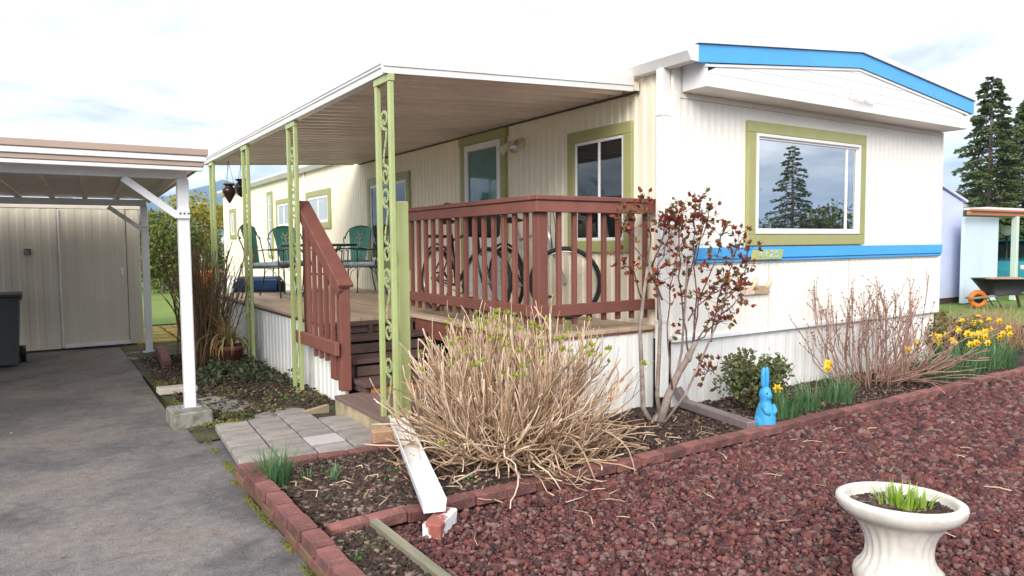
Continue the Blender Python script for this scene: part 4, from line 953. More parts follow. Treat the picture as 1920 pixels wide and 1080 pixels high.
MB().span((17.74, 7.60, 2.10), (26, 12.5, 2.15)).build('roof', X['alu'], nb)
MB().span((17.5, 8.3, 2.34), (18.15, 8.4, 2.42), .006).build('upper_eave', X['nred'], nb)
for x in (19.0, 22.2, 25.5): MB().span((x-.06, 7.50, 0), (x+.06, 7.62, 1.954), .006).build('post', mat('pale_green_post', (.55, .66, .58), .5, .06, 4) if x < 20 else bpy.data.materials['pale_green_post'], nb)
hb_ = thing('neighbour_house', 'grey clapboard house in shade behind the neighbouring carport', 'house', (26, 13, 0))
for i in range(12): MB().span((20, 15.0-.01*(i % 2), .1+i*.22), (40, 15.1, .1+i*.22+.215), .004).build('clapboard', mat('grey_clapboard', (.30, .33, .36), .7, .08, 3) if i == 0 else bpy.data.materials['grey_clapboard'], hb_)
MB().prism([(19.6, 14.6, 2.75), (40, 14.6, 2.75), (40, 14.6, 2.9), (19.6, 14.6, 2.9)], (0, 7, 0)).build('roof', X['alu'], hb_)
MB().span((22.5, 14.94, 1.0), (24, 14.985, 2.2), .01).build('window', X['white'], hb_)
car = thing('parked_car', 'teal blue parked car half hidden under the neighbouring carport', 'car', (0, 0, 0))
side = [(-2.1, .32), (-2.12, .62), (-2.0, .86), (-1.1, .93), (-.55, 1.36), (.75, 1.40), (1.45, .98), (2.05, .90), (2.15, .62), (2.12, .32)]
MB().prism([(a, -.84, b) for a, b in side if b < 1], (0, 1.68, 0)).build('body', X['teal'], car)
cab = [(-1.12, .93), (-.55, 1.36), (.75, 1.40), (1.47, .96)]
MB().add([(a, -.80 if b < 1 else -.62, b) for a, b in cab]+[(a, .80 if b < 1 else .62, b) for a, b in cab], [[0,1,2,3],[7,6,5,4],[0,4,5,1],[1,5,6,2],[2,6,7,3],[3,7,4,0]]).build('cabin', X['carglass'], car)
MB().add([(a, b_, z) for a in (-.62, .82) for b_ in (-.64, .64) for z in (1.37, 1.43)], [[0,2,3,1],[4,5,7,6],[0,1,5,4],[2,6,7,3],[1,3,7,5],[0,4,6,2]]).build('roof', X['teal'], car)
for a0, a1 in (((-1.1, .93), (-.56, 1.38)), ((1.45, .97), (.76, 1.41)), ((.15, .95), (.12, 1.39))):
    for s_ in (-1, 1): MB().bar((a0[0], s_*.81, a0[1]), (a1[0], s_*.64, a1[1]), .05, .06, .01).build('pillar', X['teal'], car)
for a in (-1.35, 1.35):
    for s_ in (-1, 1):
        w_ = MB().tube([(a, s_*.70, .31), (a, s_*.87, .31)], .31, 24).build('wheel', X['black'], car); MB().tube([(a, s_*.872, .31), (a, s_*.885, .31)], .19, 16).build('rim', X['metal'], w_)
for s_ in (-1, 1): MB().box((-2.09, s_*.62, .70), (.08, .26, .13), .03).build('headlight', X['lampw'], car); MB().box((-.95, s_*.93, 1.0), (.1, .16, .10), .03).build('mirror', X['teal'], car)
place(car, (23.05, 8.78, 0), R(2))
gl = thing('globe_lamp', 'white globe garden lamp on a dark pole beyond the wheelbarrow', 'lamp', (0, 0, 0))
MB().lathe((0, 0, 1.52), [(.14*math.sin(t), .14-.14*math.cos(t)) for t in np.linspace(.05, 3.1, 14)], 20).build('globe', X['lampw'], gl)
MB().tube([(0, 0, 0), (0, 0, 1.53)], .03, 8).build('pole', X['iron'], gl)
c = gd(1884, 560, 19.3); place(gl, (c[0], c[1], 0))
wb_ = thing('wheelbarrow', 'black wheelbarrow with an orange wheel parked on the side lawn', 'wheelbarrow', (0, 0, 0))
n = 12; vs = []
for (l0, l1, w_, z) in ((-.05, .55, .22, .28), (-.32, 1.0, .36, .62), (-.35, 1.02, .38, .62), (-.30, .98, .35, .61), (-.03, .53, .20, .30)):
    for k in range(n):
        a = 2*math.pi*k/n; ca, sa = math.cos(a), math.sin(a); ex = math.copysign(abs(ca)**.6, ca); ey = math.copysign(abs(sa)**.6, sa)
        vs.append(((l0+l1)/2+(l1-l0)/2*ex, w_*ey, z))
MB().add(vs, [[i*n+k, i*n+(k+1) % n, (i+1)*n+(k+1) % n, (i+1)*n+k] for i in range(4) for k in range(n)]+[list(range(n)), list(range(4*n, 5*n))[::-1]], True).build('tray', X['wbblack'], wb_)
w_ = MB().ring((-.22, 0, .19), .135, .055, (0, 1, 0), 28, 10).build('wheel', X['wborange'], wb_); MB().tube([(-.22, -.045, .19), (-.22, .045, .19)], .085, 16).build('hub', X['black'], w_)
for s_ in (-1, 1):
    MB().bar((-.42, s_*.10, .20), (1.45, s_*.30, .48), .035, .045, .006).build('handle', X['greywood'], wb_)
    MB().bar((.62, s_*.19, .30), (.72, s_*.22, .0), .035, .05, .004).build('leg', mat('rust_brown', (.14, .06, .035), .8, .2, 20) if s_ < 0 else bpy.data.materials['rust_brown'], wb_)
    MB().bar((.02, s_*.15, .28), (.16, s_*.16, .03), .012, .02).build('brace', X['iron'], wb_)
blob(MB(), (.34, 0, .60), .42, .26, .05).build('load', mat('barrow_soil', (.35, .20, .13), .9, .3, 20, .5, 30), wb_)
place(wb_, (16.45, 6.98, 0), R(-40))

# ================================================================== PLANTS
def stem_pts(b, az, tilt0, ln, bend, seg=6, wob=.06, zmin=.03):
    p = np.array(b, float); pts = [p.copy()]; th = tilt0; a = az
    for k in range(seg):
        p = p + V3(math.sin(th)*math.cos(a), math.sin(th)*math.sin(a), math.cos(th))*ln/seg
        if p[2] < zmin: p[2] = zmin; th = min(th, 1.5)
        pts.append(p.copy()); th += bend/seg + random.gauss(0, wob); a += random.gauss(0, wob*1.3)
    return pts
def leafs(m, p, d, l, w_, n=1):
    for _ in range(n):
        d_ = np.array(d, float)+RN.normal(0, .5, 3); d_ /= np.linalg.norm(d_); s_ = np.cross(d_, RN.normal(0, 1, 3)); s_ /= np.linalg.norm(s_); u = np.cross(d_, s_); p = np.array(p)
        ll = l*random.uniform(.6, 1.2)
        m.add([p, p+d_*ll*.5+s_*w_+u*w_*.35, p+d_*ll, p+d_*ll*.5-s_*w_+u*w_*.35], [[0, 1, 2], [0, 2, 3]])
# ---- big bare hydrangea
hc_ = V3(2.56, 3.93, .03)
hy = thing('hydrangea_shrub', 'large leafless tan hydrangea shrub with green tip buds in front of the porch', 'shrub', tuple(hc_))
m = MB(); bd = MB()
tow = math.atan2(-hc_[1], -hc_[0])
for i in range(480):
    a = random.uniform(0, 6.283); r = .24*math.sqrt(random.random()); b = hc_+V3(r*math.cos(a), r*math.sin(a), -.02)
    a += random.gauss(0, .45); q = random.random()
    tilt = .08+1.36*q**.75; ln = (.95-.12*q)*random.uniform(.72, 1.06)
    if math.sin(a) > .35: tilt *= .72; 
    if q > .8: pts = stem_pts(b, a, tilt, ln*.92, random.uniform(-.5, .75), 8, .17)
    else: pts = stem_pts(b, a, tilt, ln, -tilt*.45+random.gauss(0, .25), 8, .14)
    r0 = random.choice((.004, .0055, .0072, .0095))*random.uniform(.85, 1.1); m.tube(pts, [r0*(1-.42*k/8)*random.uniform(.9, 1.1) for k in range(9)], 5)
    for _ in range(random.randint(2, 5)):      # side shoots
        k = random.randint(3, 7); d_ = pts[min(k+1, 8)]-pts[k-1]; d_ /= np.linalg.norm(d_); aa = math.atan2(d_[1], d_[0])+random.gauss(0, .8); th = math.acos(max(-1, min(1, d_[2])))*random.uniform(.5, .95)+random.gauss(0, .2)
        sp2 = stem_pts(pts[k], aa, th, random.uniform(.08, .30), random.gauss(-.2, .3), 4, .12); m.tube(sp2, [r0*.62, r0*.58, r0*.5, r0*.45, r0*.4], 4)
        if sp2[-1][2] > .62 and random.random() < .13: leafs(bd, sp2[-1], (0, 0, 1), .035, .011, 7)
    if (pts[-1][2] > .66 and random.random() < .20) or random.random() < .02: leafs(bd, pts[-1], (0, 0, 1), .036, .010, 8)
for i in range(130):      # tangled low stems lying on the mulch
    a = tow+random.gauss(0, 1.0); r = random.uniform(.2, .55); b = hc_+V3(r*math.cos(a), r*math.sin(a), random.uniform(.02, .25))
    if random.random() < .5: a = random.gauss(-.35, .35)
    pts = stem_pts(b, a, random.uniform(1.0, 1.7), random.uniform(.25, .55), random.gauss(0, .7), 7, .2); m.tube(pts, [.0075-.0006*k for k in range(8)], 5)
m.build('stems', X['hyd'], hy); kind(bd.build('buds', X['bud'], hy), 'stuff')
# ---- second hydrangea by the end wall
h2 = V3(6.72, 3.82, .03)
hy2 = thing('hydrangea_shrub', 'leafless purplish-brown shrub standing against the end wall skirting', 'shrub', tuple(h2))
m = MB(); bd = MB()
for i in range(78):
    a = random.uniform(0, 6.283); r = .34*math.sqrt(random.random()); b = h2+V3(r*1.4*math.cos(a), r*.7*math.sin(a), -.02); q = random.random(); tilt = .05+.85*q
    a += random.gauss(0, .3); ca, sa = math.cos(a), math.sin(a)*.45; a = math.atan2(sa, ca)
    pts = stem_pts(b, a, tilt, random.uniform(.75, 1.15), -tilt*.55+random.gauss(0, .25), 8, .19)
    for p in pts: p[1] = min(p[1], Y0-.05)
    r0 = random.uniform(.0042, .0085); m.tube(pts, [r0*(1-.5*k/8) for k in range(9)], 5)
    for _ in range(random.randint(1, 4)):
        k = random.randint(3, 7); aa = a+random.gauss(0, 1.0); sp2 = stem_pts(pts[k], aa, random.uniform(.1, .7), random.uniform(.10, .3), 0, 4, .15)
        for p in sp2: p[1] = min(p[1], Y0-.05)
        m.tube(sp2, [r0*.6, r0*.55, r0*.5, r0*.42, r0*.35], 4)
        for p in sp2[2:]: leafs(bd, p, (0, 0, 1), .018, .007, 2)
    for p in pts[5:]: leafs(bd, p, (0, 0, 1), .02, .008, 2)
for i in range(45):
    a = random.gauss(-.5, .7); pts = stem_pts(h2+V3(random.uniform(-.1, .3), random.uniform(-.2, .1), .04), a, random.uniform(.9, 1.45), random.uniform(.5, 1.0), random.gauss(-.1, .4), 7, .12); m.tube(pts, [.007-.0005*k for k in range(8)], 5)
m.build('stems', X['hyd2'], hy2); bd.build('buds', mat('brown_bud', (1, 1, 1), .7, .1, 9, island=[(.14, .07, .05), (.22, .12, .06), (.10, .06, .06)]), hy2)
# ---- rose
rz0 = V3(4.03, 4.03, .02)
ro = thing('rose_bush', 'tall rose bush with grey canes and red new leaves at the home corner', 'rose bush', tuple(rz0))
DR = 5.58; m = MB(); tk = MB(); lf = MB()
def px_path(pl, d0=0., dj=.05): return [gd(x, y, DR+d0+random.uniform(-dj, dj)) for x, y in pl]
trunks = [([(1222, 795), (1206, 765), (1203, 690), (1200, 620), (1206, 560), (1214, 500)], .021, .0), ([(1240, 800), (1232, 740), (1236, 660), (1238, 600), (1233, 545), (1222, 490)], .019, .1),
          ([(1235, 805), (1252, 745), (1272, 700), (1292, 668), (1305, 640)], .034, -.05), ([(1228, 800), (1262, 730), (1278, 660), (1285, 560), (1290, 480)], .014, .08), ([(1240, 800), (1285, 740), (1308, 690), (1330, 640), (1352, 590), (1368, 520)], .011, -.1)]
tips = []
for pl, r0, d0 in trunks:
    P_ = px_path(pl, d0, .02); tk.tube(P_, [r0*(1-.45*k/(len(P_)-1)) for k in range(len(P_))], 8); tips.append((P_, r0*.5))
blob(tk, gd(1238, 795, DR), .075, .07, .09, 10, 8); blob(tk, gd(1291, 670, DR-.05), .030, .028, .042, 8, 6)
canes = [[(1292, 668), (1282, 600), (1275, 520), (1272, 440), (1278, 385)], [(1300, 650), (1305, 580), (1300, 500), (1302, 430), (1304, 380)], [(1300, 660), (1330, 600), (1365, 560), (1398, 510), (1402, 470)], [(1296, 660), (1310, 560), (1345, 480), (1360, 425)],
         [(1215, 500), (1190, 460), (1170, 420), (1176, 400)], [(1214, 505), (1222, 440), (1212, 400), (1206, 372)], [(1206, 560), (1186, 510), (1168, 490)], [(1222, 500), (1245, 440), (1262, 400), (1255, 415)], [(1235, 600), (1238, 500), (1256, 440), (1250, 410)],
         [(1285, 560), (1300, 480), (1322, 420), (1330, 395)], [(1330, 640), (1345, 560), (1372, 500), (1385, 440)], [(1305, 640), (1340, 610), (1358, 600)], [(1300, 690), (1320, 700), (1338, 695)], [(1262, 730), (1250, 640), (1258, 540), (1270, 470)],
         [(1352, 590), (1375, 575), (1388, 545)], [(1302, 500), (1315, 430), (1308, 380)], [(1240, 560), (1225, 520), (1215, 530)], [(1290, 600), (1320, 560), (1350, 540), (1380, 545)]]
for pl in canes:
    P_ = px_path(pl, random.uniform(-.16, .14), .04); Q = []
    for i in range(len(P_)-1):
        for t in (0, .33, .66): Q.append(P_[i]*(1-t)+P_[i+1]*t+RN.normal(0, .008, 3))
    Q.append(P_[-1]); r0 = random.uniform(.005, .0085); m.tube(Q, [r0*(1-.6*k/(len(Q)-1)) for k in range(len(Q))], 5)
    for k, p in enumerate(Q):
        if k > 2:
            for _ in range(3 if k < len(Q)*.5 else 6):
                if random.random() < .8:
                    d_ = RN.normal(0, 1, 3); d_[2] += .6; d_ /= np.linalg.norm(d_); e = p+d_*random.uniform(.03, .11); m.tube([p, (p+e)/2+RN.normal(0, .006, 3), e], [.0028, .002, .0014], 3)
                    leafs(lf, e, d_, .046, .015, random.randint(2, 5))
    for _ in range(4): leafs(lf, Q[-1], (0, 0, 1), .045, .015, 2)
tk.build('trunk', X['bark'], ro); m.build('canes', X['rosecane'], ro); lf.build('leaves', X['roseleaf'], ro)
# ---- low evergreen behind the rabbit
def leaf_mass(n, c, rad, size, shell=.55, clump=0, seed=None):
    c = np.array(c, float); rad = np.array(rad, float)
    u = RN.normal(0, 1, (n, 3)); u /= np.linalg.norm(u, axis=1)[:, None]
    r = (shell+(1-shell)*RN.uniform(0, 1, n))**.7
    if clump:
        k = RN.normal(0, 1, (clump, 3)); k /= np.linalg.norm(k, axis=1)[:, None]; kr = RN.uniform(.45, .9, clump); id_ = RN.integers(0, clump, n)
        P_ = k[id_]*kr[id_][:, None] + u*r[:, None]*RN.uniform(.22, .42, clump)[id_][:, None]
    else: P_ = u*r[:, None]
    P_ = c+P_*rad
    d_ = RN.normal(0, 1, (n, 3)); d_ += u*.8; d_ /= np.linalg.norm(d_, axis=1)[:, None]
    s_ = np.cross(d_, RN.normal(0, 1, (n, 3))); s_ /= np.linalg.norm(s_, axis=1)[:, None]
    l = size*RN.uniform(.6, 1.3, n)[:, None]; w_ = l*.32
    V = np.stack([P_, P_+d_*l*.5+s_*w_, P_+d_*l, P_+d_*l*.5-s_*w_], 1).reshape(-1, 3); Fc = (np.arange(n)*4)[:, None]+np.arange(4)[None]
    return V, Fc
ev = thing('evergreen_shrub', 'small dark evergreen shrub just behind the blue rabbit', 'shrub', (4.86, 3.82, 0))
V, Fc = leaf_mass(2600, (4.86, 3.80, .30), (.36, .25, .27), .042, .5, 34); raw('leaves', V, Fc, X['evleaf'], ev)
m = MB()
for i in range(30): m.tube(stem_pts((4.86+random.gauss(0, .04), 3.82, 0), random.uniform(0, 6.28), random.uniform(.1, .9), random.uniform(.35, .58), -.2, 5, .15), [.006, .005, .004, .003, .003, .002], 4)
m.build('stems', X['rosecane'], ev)
# ---- daffodils
def daffodil(name_lb, c, n, h, flowers, r0=.07):
    t = thing('daffodil_clump', name_lb, 'daffodils', tuple(c), 'daffodil clumps along the bricks')
    blades(MB(), c, n, h, .1, .0065, .75, r0, .28).build('leaves', X['daffleaf'], t)
    for (dx_, dy_, fz) in flowers:
        p = np.array(c)+V3(dx_, dy_, fz); fd = V3(-.55, -.75, .15); fd /= np.linalg.norm(fd); s_ = np.cross(fd, V3(0, 0, 1)); s_ /= np.linalg.norm(s_); u = np.cross(s_, fd); m = MB()
        for k in range(6):
            a = k*math.pi/3; d_ = s_*math.cos(a)+u*math.sin(a); q = s_*-math.sin(a)+u*math.cos(a)
            m.add([p, p+d_*.022+q*.012-fd*.004, p+d_*.042-fd*.006, p+d_*.022-q*.012-fd*.004], [[0, 1, 2, 3]])
        fl = m.build('flower', X['yellow'], t)
        MB().tube([p, p+fd*.018, p+fd*.03], [.010, .013, .018], 10).build('trumpet', X['orange'], fl)
        MB().tube([np.array(c)+V3(dx_*.3, dy_*.3, 0), np.array(c)+V3(dx_*.8, dy_*.8, fz*.7), p+V3(0, 0, .004), p], .003, 4).build('stalk', X['daffleaf'], fl)
daffodil('daffodil clump with one flower right beside the blue rabbit', V3(4.84, 3.50, .02), 130, .31, [(-.09, -.02, .26)], .13)
daffodil('small daffodil clump without flowers, second from the rabbit', V3(5.22, 3.52, .02), 80, .28, [], .11)
daffodil('daffodil clump with two flowers left of the bare purplish shrub', V3(5.68, 3.56, .02), 95, .30, [(-.16, 0, .33), (-.10, .03, .36)], .12)
k = 0
names = ['first daffodil clump right of the bare purplish shrub, few flowers', 'dense daffodil clump in the middle of the right row', 'daffodil clump with many flowers near the right edge', 'farthest daffodil clump at the right edge of the picture']
for (x, y, nf) in ((7.35, 3.58, 2), (7.80, 3.60, 5), (8.25, 3.62, 9), (8.75, 3.66, 11)):
    daffodil(names[k], V3(x, y, .02), 190, .34, [(random.uniform(-.22, .22), random.uniform(-.12, .2), random.uniform(.30, .43)) for _ in range(nf)], .21); k += 1
daffodil('back row daffodil cluster beneath the dry pinkish shrub', V3(9.3, 4.05, .02), 150, .36, [(random.uniform(-.3, .3), random.uniform(-.15, .15), random.uniform(.34, .46)) for _ in range(12)], .22)
# ---- shrubs at the home's right corner
pi_ = thing('leafy_shrub', 'green and bronze leafy shrub at the right corner of the home', 'shrub', (9.0, 4.35, 0))
V, Fc = leaf_mass(3600, (9.0, 4.30, .30), (.50, .42, .29), .05, .45, 44); raw('leaves', V, Fc, X['pieris'], pi_)
m = MB()
for i in range(30): m.tube(stem_pts((9.0+random.gauss(0, .08), 4.35, 0), random.uniform(0, 6.28), random.uniform(.2, .9), random.uniform(.35, .58), -.2, 5, .15), [.009, .008, .006, .005, .004, .003], 4)
m.build('stems', X['rosecane'], pi_)
dp = thing('dry_shrub', 'dry pinkish twiggy shrub at the right edge above the daffodils', 'shrub', (10.4, 4.4, 0)); m = MB()
for i in range(420): m.tube(stem_pts((10.4+random.gauss(0, .28), 4.4+random.gauss(0, .22), 0), random.uniform(0, 6.28), abs(random.gauss(0, .5)), random.uniform(.28, .60), random.gauss(0, .4), 5, .18), [.005, .005, .004, .004, .003, .002], 3)
kind(m.build('stems', X['drypink'], dp), 'stuff')
# ---- tall bare bush and potted cordyline by the deck
tw = thing('bare_bush', 'tall bare reddish bush between the carport post and deck', 'shrub', (1.62, 9.1, 0)); m = MB()
for i in range(190):
    a = random.uniform(0, 6.283); b = V3(1.60+random.gauss(0, .11), 9.15+random.gauss(0, .16), 0); pts = stem_pts(b, a, abs(random.gauss(0, .22)), random.uniform(.7, 1.55), random.gauss(.05, .2), 7, .07)
    r0 = random.uniform(.005, .010); m.tube(pts, [r0*(1-.5*k/7) for k in range(8)], 4)
    for _ in range(2):
        k = random.randint(3, 6); m.tube(stem_pts(pts[k], random.uniform(0, 6.28), random.uniform(.1, .6), random.uniform(.15, .35), 0, 3, .1), [r0*.5, r0*.45, r0*.4, r0*.3], 3)
m.build('stems', mat('brown_stem', (1, 1, 1), .8, .15, 20, island=[(.16, .085, .05), (.24, .15, .075), (.12, .07, .05), (.20, .16, .06)]), tw)
cpot = V3(1.80, 8.75, .0); cdl = thing('potted_cordyline', 'spiky pale green and pink cordyline in a terracotta pot beside the deck', 'potted plant', tuple(cpot))
MB().lathe(cpot, [(.01, 0), (.12, 0), (.165, .22), (.18, .22), (.18, .27), (.16, .27), (.15, .24), (.01, .24)], 24).build('pot', X['terra'], cdl)
blades(MB(), cpot+V3(0, 0, .25), 78, .62, .1, .012, 1.25, .04, .62, 7).build('leaves', X['cordleaf'], cdl)
iv = []
for (cx_, cy_, n) in ((1.75, 8.2, 700), (1.5, 7.9, 500), (1.95, 7.7, 350), (1.85, 8.5, 400)):
    V, Fc = leaf_mass(n, (cx_, cy_, .06), (.34, .42, .10), .05, .2, 12); V[:, 2] = np.abs(V[:, 2]); iv.append(V)
V = np.concatenate(iv); kind(raw('ground_cover', V, np.arange(len(V)).reshape(-1, 4), X['ivy']), 'stuff')
mv = []
for _ in range(26):
    c = (random.uniform(1.0, 2.1), random.uniform(5.9, 7.4), .012); V, Fc = leaf_mass(45, c, (.10, .12, .03), .022, .1); V[:, 2] = np.abs(V[:, 2]); mv.append(V)
for _ in range(16):
    c = (random.uniform(1.1, 2.2), random.uniform(3.5, 4.2), .035); V, Fc = leaf_mass(26, c, (.05, .05, .025), .02, .1); V[:, 2] = np.abs(V[:, 2]); mv.append(V)
for _ in range(12):
    c = (random.uniform(1.06, 1.3), random.uniform(2.6, 3.2), .03); V, Fc = leaf_mass(26, c, (.05, .05, .025), .02, .1); V[:, 2] = np.abs(V[:, 2]); mv.append(V)
V = np.concatenate(mv); kind(raw('small_weeds', V, np.arange(len(V)).reshape(-1, 4), X['grassg']), 'stuff')
# grass tufts in the front bed
for (px, py_, n, h, lb) in ((515, 912, 190, .24, 'thick green grass tuft at the corner of brick edging and pavers'), (625, 905, 26, .15, 'thin grass tuft in the middle of the mulch bed'), (575, 905, 12, .10, 'tiny grass tuft between the thick tuft and the thin tuft')):
    c = gz(px, py_, .03); t = thing('grass_tuft', lb, 'grass', tuple(c), 'grass tufts in the front bed'); blades(MB(), c, n, h, .1, .0032, .8, .085 if n > 100 else .03, .35).build('blades', X['daffleaf'], t)
# sticks and dry leaves
m = MB()
for i in range(46):
    x, y = random.uniform(1.4, 5.5), random.uniform(1.7, 3.2); a = random.uniform(0, 6.28); l = random.uniform(.05, .16); z = .022
    m.tube([(x, y, z), (x+l*.5*math.cos(a), y+l*.5*math.sin(a), z+.006), (x+l*math.cos(a+.15), y+l*math.sin(a+.15), z+.003)], random.uniform(.002, .004), 4)
for i in range(70):
    x, y = random.uniform(1.12, 4.2), random.uniform(3.42, 4.15); a = random.uniform(0, 6.28); l = random.uniform(.04, .16); z = random.uniform(.045, .06)
    m.tube([(x, y, z), (x+l*.5*math.cos(a), y+l*.5*math.sin(a), z+.012), (x+l*math.cos(a+.6), y+l*math.sin(a+.6), z)], random.uniform(.003, .005), 4)
kind(m.build('fallen_twigs', X['hyd']), 'stuff')
m = MB()
for (x0, x1, y0, y1, n, z) in ((-2.5, .9, 3.5, 11, 60, .004), (1.1, 8, 3.4, 4.1, 90, .05), (1.4, 6, 1.5, 3.2, 30, .03)):
    for i in range(n): leafs(m, (random.uniform(x0, x1), random.uniform(y0, y1), z), (1, 0, .05), .035 if z > .01 else .022, .010, 1)
for i, p in enumerate(m.v): m.v[i] = (p[0], p[1], max(p[2], .004))
kind(m.build('leaf_litter', X['dryleaf']), 'stuff')

# ================================================================== TREES
def conifer(label, c, h, rad, n_br=110, group='conifers', seedz=0., gap=.0, per=70):
    c = np.array(c, float); t = thing('conifer_tree', label, 'tree', tuple(c), group)
    MB().tube([c+V3(0, 0, -.1), c+V3(.03, .02, h*.5), c+V3(0, 0, h*.985)], [h*.020, h*.012, .01], 8).build('trunk', X['bark'], t)
    m = MB(); VV = []
    for i in range(n_br):
        f = (i+.5)/n_br; z = h*(.10+.88*f); L_ = rad*(1-f)**.72*random.uniform(.55, 1.15)+.14; a = i*2.399+random.gauss(0, .3)
        ca, sa = math.cos(a), math.sin(a); dr = random.uniform(.12, .34)
        P_ = [c+V3(ca*L_*u, sa*L_*u, z+L_*(.18*u-dr*u*u*1.3)) for u in np.linspace(0, 1, 6)]
        m.tube(P_, [.016*L_+.006]*3+[.01*L_+.004]*3, 4)
        k = int(per*(.35+L_/rad)); u = RN.uniform(.12, 1, k)**.8; base = c+np.stack([ca*L_*u, sa*L_*u, z+L_*(.18*u-dr*u*u*1.3)], 1)
        sd_ = RN.choice([-1, 1], k)*RN.uniform(.0, .40, k)*L_*(1.1-u); base += np.stack([-sa*sd_, ca*sd_, -np.abs(sd_)*.35+RN.normal(0, .03*L_, k)], 1)
        d_ = np.stack([ca*.7-sa*np.sign(sd_)*.6, sa*.7+ca*np.sign(sd_)*.6, np.full(k, -.28)], 1)+RN.normal(0, .25, (k, 3)); d_ /= np.linalg.norm(d_, axis=1)[:, None]
        s_ = np.cross(d_, RN.normal(0, 1, (k, 3))); s_ /= np.linalg.norm(s_, axis=1)[:, None]; l = RN.uniform(.09, .20, (k, 1))*h/8*1.2; w_ = l*.22
        VV.append(np.stack([base, base+d_*l*.5+s_*w_, base+d_*l, base+d_*l*.5-s_*w_], 1).reshape(-1, 3))
    m.build('branches', X['bark'], t); V = np.concatenate(VV); raw('needles', V, np.arange(len(V)).reshape(-1, 4), X['conifer'], t)
    return t
def at(px, dep): p = gd(px, 450, dep); return (p[0], p[1], 0)
conifer('tall airy conifer just right of the roof gable', at(1852, 30), 8.3, 2.1, 120, 'conifers right of the home', per=170)
conifer('dense dark conifer at the right edge of the picture', at(1925, 31), 7.6, 2.3, 150, 'conifers right of the home', per=190)
conifer('broad low conifer behind the neighbouring carport', at(1835, 34), 4.6, 2.0, 90, 'conifers right of the home', per=80)
conifer('dark conifer beyond the right edge behind the neighbouring carport', at(1985, 30), 7.2, 2.3, 100, 'conifers right of the home', per=70)
def round_tree(name, label, c, h, rad, n, size, m_, grp, trunk=True, clump=30):
    c = np.array(c, float); t = thing(name, label, 'tree', tuple(c), grp)
    V, Fc = leaf_mass(n, c+V3(0, 0, h-rad[2]), rad, size, .35, clump); raw('crown', V, Fc, X[m_], t)
    m = MB(); m.tube([c+V3(0, 0, -.05), c+V3(.05, 0, h*.3), c+V3(0, .05, h*.75)], [.05+h*.012, .04+h*.008, .02], 7)
    for i in range(9): m.tube(stem_pts(c+V3(0, 0, h*random.uniform(.2, .5)), random.uniform(0, 6.28), random.uniform(.3, .8), h*random.uniform(.3, .5), -.1, 5, .12), [.03, .025, .02, .016, .012, .008], 5)
    m.build('trunk', X['bark'], t); return t
hg = 'hedge trees beyond the lawn'
round_tree('hedge_tree', 'dark green columnar hedge tree seen between the two carport posts', at(300, 22), 2.35, (.75, .75, 1.12), 5200, .11, 'hedge', hg, clump=60)
round_tree('hedge_tree', 'dark tree behind the columnar hedge, left of the yellow tree', at(318, 25), 3.0, (1.3, 1.0, 1.45), 6500, .13, 'hedge', hg, clump=60)
round_tree('yellow_tree', 'yellow-green bushy tree below the blue hill', at(365, 27), 3.45, (1.15, 1.1, 1.25), 6000, .12, 'ytree', hg, clump=60)
round_tree('hedge_tree', 'small dark evergreen beside the far corner of the home', at(402, 25), 1.9, (.42, .42, .95), 2600, .10, 'hedge', hg, clump=40)
round_tree('hedge_tree', 'dark hedge tree mostly hidden behind the storage shed', at(255, 24), 2.5, (1.1, .9, 1.2), 4500, .13, 'hedge', hg, clump=50)
fh_ = thing('distant_house', 'small pale distant house below the yellow tree', 'house', at(395, 31))
c = np.array(at(395, 31)); MB().box(c+V3(0, 0, .75), (2.0, 2.4, 1.5), .01).build('wall', mat('distant_wall', (.55, .50, .50), .7, .1, 2), fh_)
MB().prism([c+V3(-1.2, -1.4, 1.5), c+V3(1.2, -1.4, 1.5), c+V3(0, -1.4, 1.95)], (0, 2.8, 0)).build('roof', X['alu'], fh_)
c = np.array(at(390, 21)); ob = thing('flower_tub', 'orange-red flower tub far beyond the bare bush', 'planter', tuple(c))
MB().lathe(c, [(.01, 0), (.22, 0), (.30, .62), (.33, .64), (.33, .72), (.28, .72), (.01, .66)], 20).build('tub', mat('orange_tub', (.50, .13, .04), .6, .15, 6), ob)
V, Fc = leaf_mass(500, c+V3(0, 0, .78), (.28, .28, .14), .08, .3); raw('leaves', V, Fc, X['hedge'], ob)
# mossy pavers near the rear carport post
mpv = thing('mossy_paving', 'yellow moss-covered paving slabs behind the rear carport post', 'paving', (1.5, 12, 0))
sl = MB().box((0, 0, 0), (.55, .42, .05), .012).mesh('slab'); sl.materials.append(mat('orange_moss_slab', (.34, .20, .05), .95, .25, 9, .5, 40, rand=.15, col2=(.20, .22, .04), mixs=2.5))
for i in range(5):
    for j in range(5): put(sl, 'slab', None, mpv, (1.40+i*.58, 11.75+j*.45, .016+random.uniform(-.005, .005)), (0, 0, random.uniform(-.04, .04)))

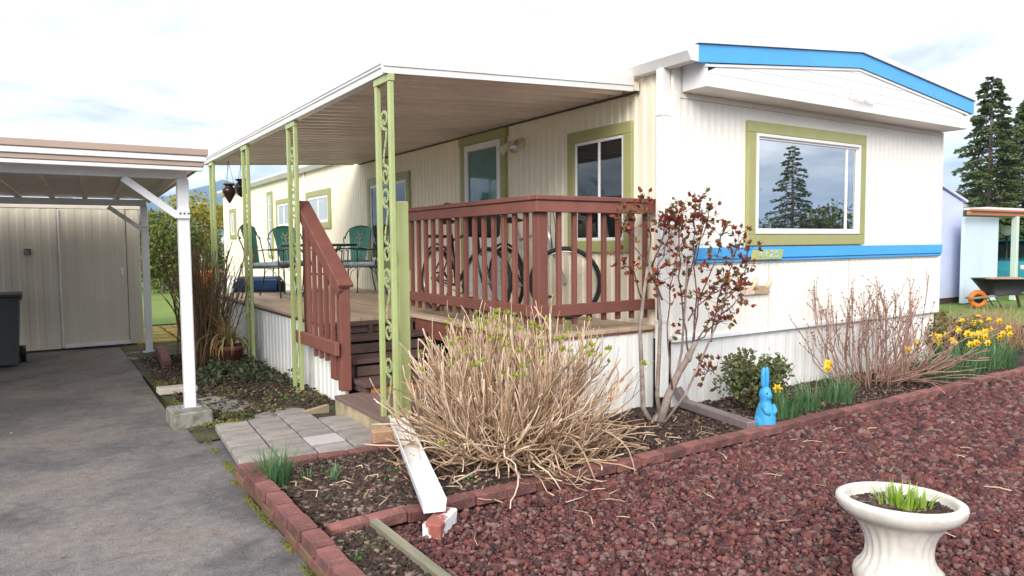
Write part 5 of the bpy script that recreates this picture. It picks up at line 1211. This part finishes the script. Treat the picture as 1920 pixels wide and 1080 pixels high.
# across the street, behind the photographer: what the window panes mirror
bs = 'trees across the street'
conifer('conifer across the street mirrored in the end window', (33.5, -15.4, 0), 6.6, 1.6, 90, bs, per=90)
i = 0
for lb in ('first clipped hedge tree across the street', 'second clipped hedge tree across the street', 'third clipped hedge tree across the street', 'fourth clipped hedge tree across the street', 'fifth clipped hedge tree across the street', 'sixth clipped hedge tree across the street', 'last clipped hedge tree across the street'):
    round_tree('hedge_tree', lb+' behind the photographer', (25+i*3.4, -24+i*3.3, 0), (2.8, 3.3, 2.9, 3.4, 2.7, 3.1, 3.5)[i], (2.6, 2.6, 2.0), 5200, .20, 'hedge', bs, clump=70); i += 1
def bare_tree(label, c, h):
    c = np.array(c, float); t = thing('bare_tree', label, 'tree', tuple(c), bs); m = MB()
    def grow(p, a, th, l, r, lev):
        pts = stem_pts(p, a, th, l, random.gauss(0, .25), 5, .1); m.tube(pts, [r*(1-.1*k) for k in range(6)], 5 if lev < 2 else 3)
        if lev < 4:
            for k in range(3): grow(pts[random.randint(2, 5)], random.uniform(0, 6.28), min(1.2, th*.5+random.uniform(.2, .7)), l*.62, r*.5, lev+1)
    grow(c, 0, .03, h*.38, .13, 0); m.build('branches', X['bark'], t); return t
bare_tree('bare tree mirrored in the porch window', (-20.5, 36, 0), 9.5); bare_tree('bare tree mirrored at the left of the end window', (27, -14, 0), 9)
conifer('conifer mirrored in the porch window', (-17, 34.5, 0), 6.6, 1.6, 90, bs, per=70)
nh = thing('opposite_home', 'low pale mobile home beyond the driveway mirrored in the porch glass', 'mobile home', (-16, 26, 0))
MB().span((-24, 22, 0), (-14, 27, 2.6)).build('wall', X['shed'], nh)
MB().prism([(-24.3, 21.7, 2.6), (-13.7, 21.7, 2.6), (-13.7, 24.5, 3.3), (-24.3, 24.5, 3.3)], (0, 0, .08)).build('roof', X['concrete'], nh)
MB().prism([(-24.3, 27.3, 2.6), (-13.7, 27.3, 2.6), (-13.7, 24.5, 3.3), (-24.3, 24.5, 3.3)], (0, 0, .08)).build('roof', X['concrete'], nh)

# ================================================================== AIR
hz = MB().span((-7000, -7000, -6), (7000, 7000, 420)).build('haze', None); kind(hz, 'stuff')
hm = bpy.data.materials.new('haze_air'); hm.use_nodes = True; hn_ = hm.node_tree; hn_.nodes.clear()
ho = hn_.nodes.new('ShaderNodeOutputMaterial'); hp = hn_.nodes.new('ShaderNodeVolumePrincipled'); hp.inputs['Color'].default_value = (.42, .66, 1., 1); hp.inputs['Density'].default_value = .00026; hp.inputs['Anisotropy'].default_value = .2
hn_.links.new(hp.outputs[0], ho.inputs['Volume']); hz.data.materials.append(hm)
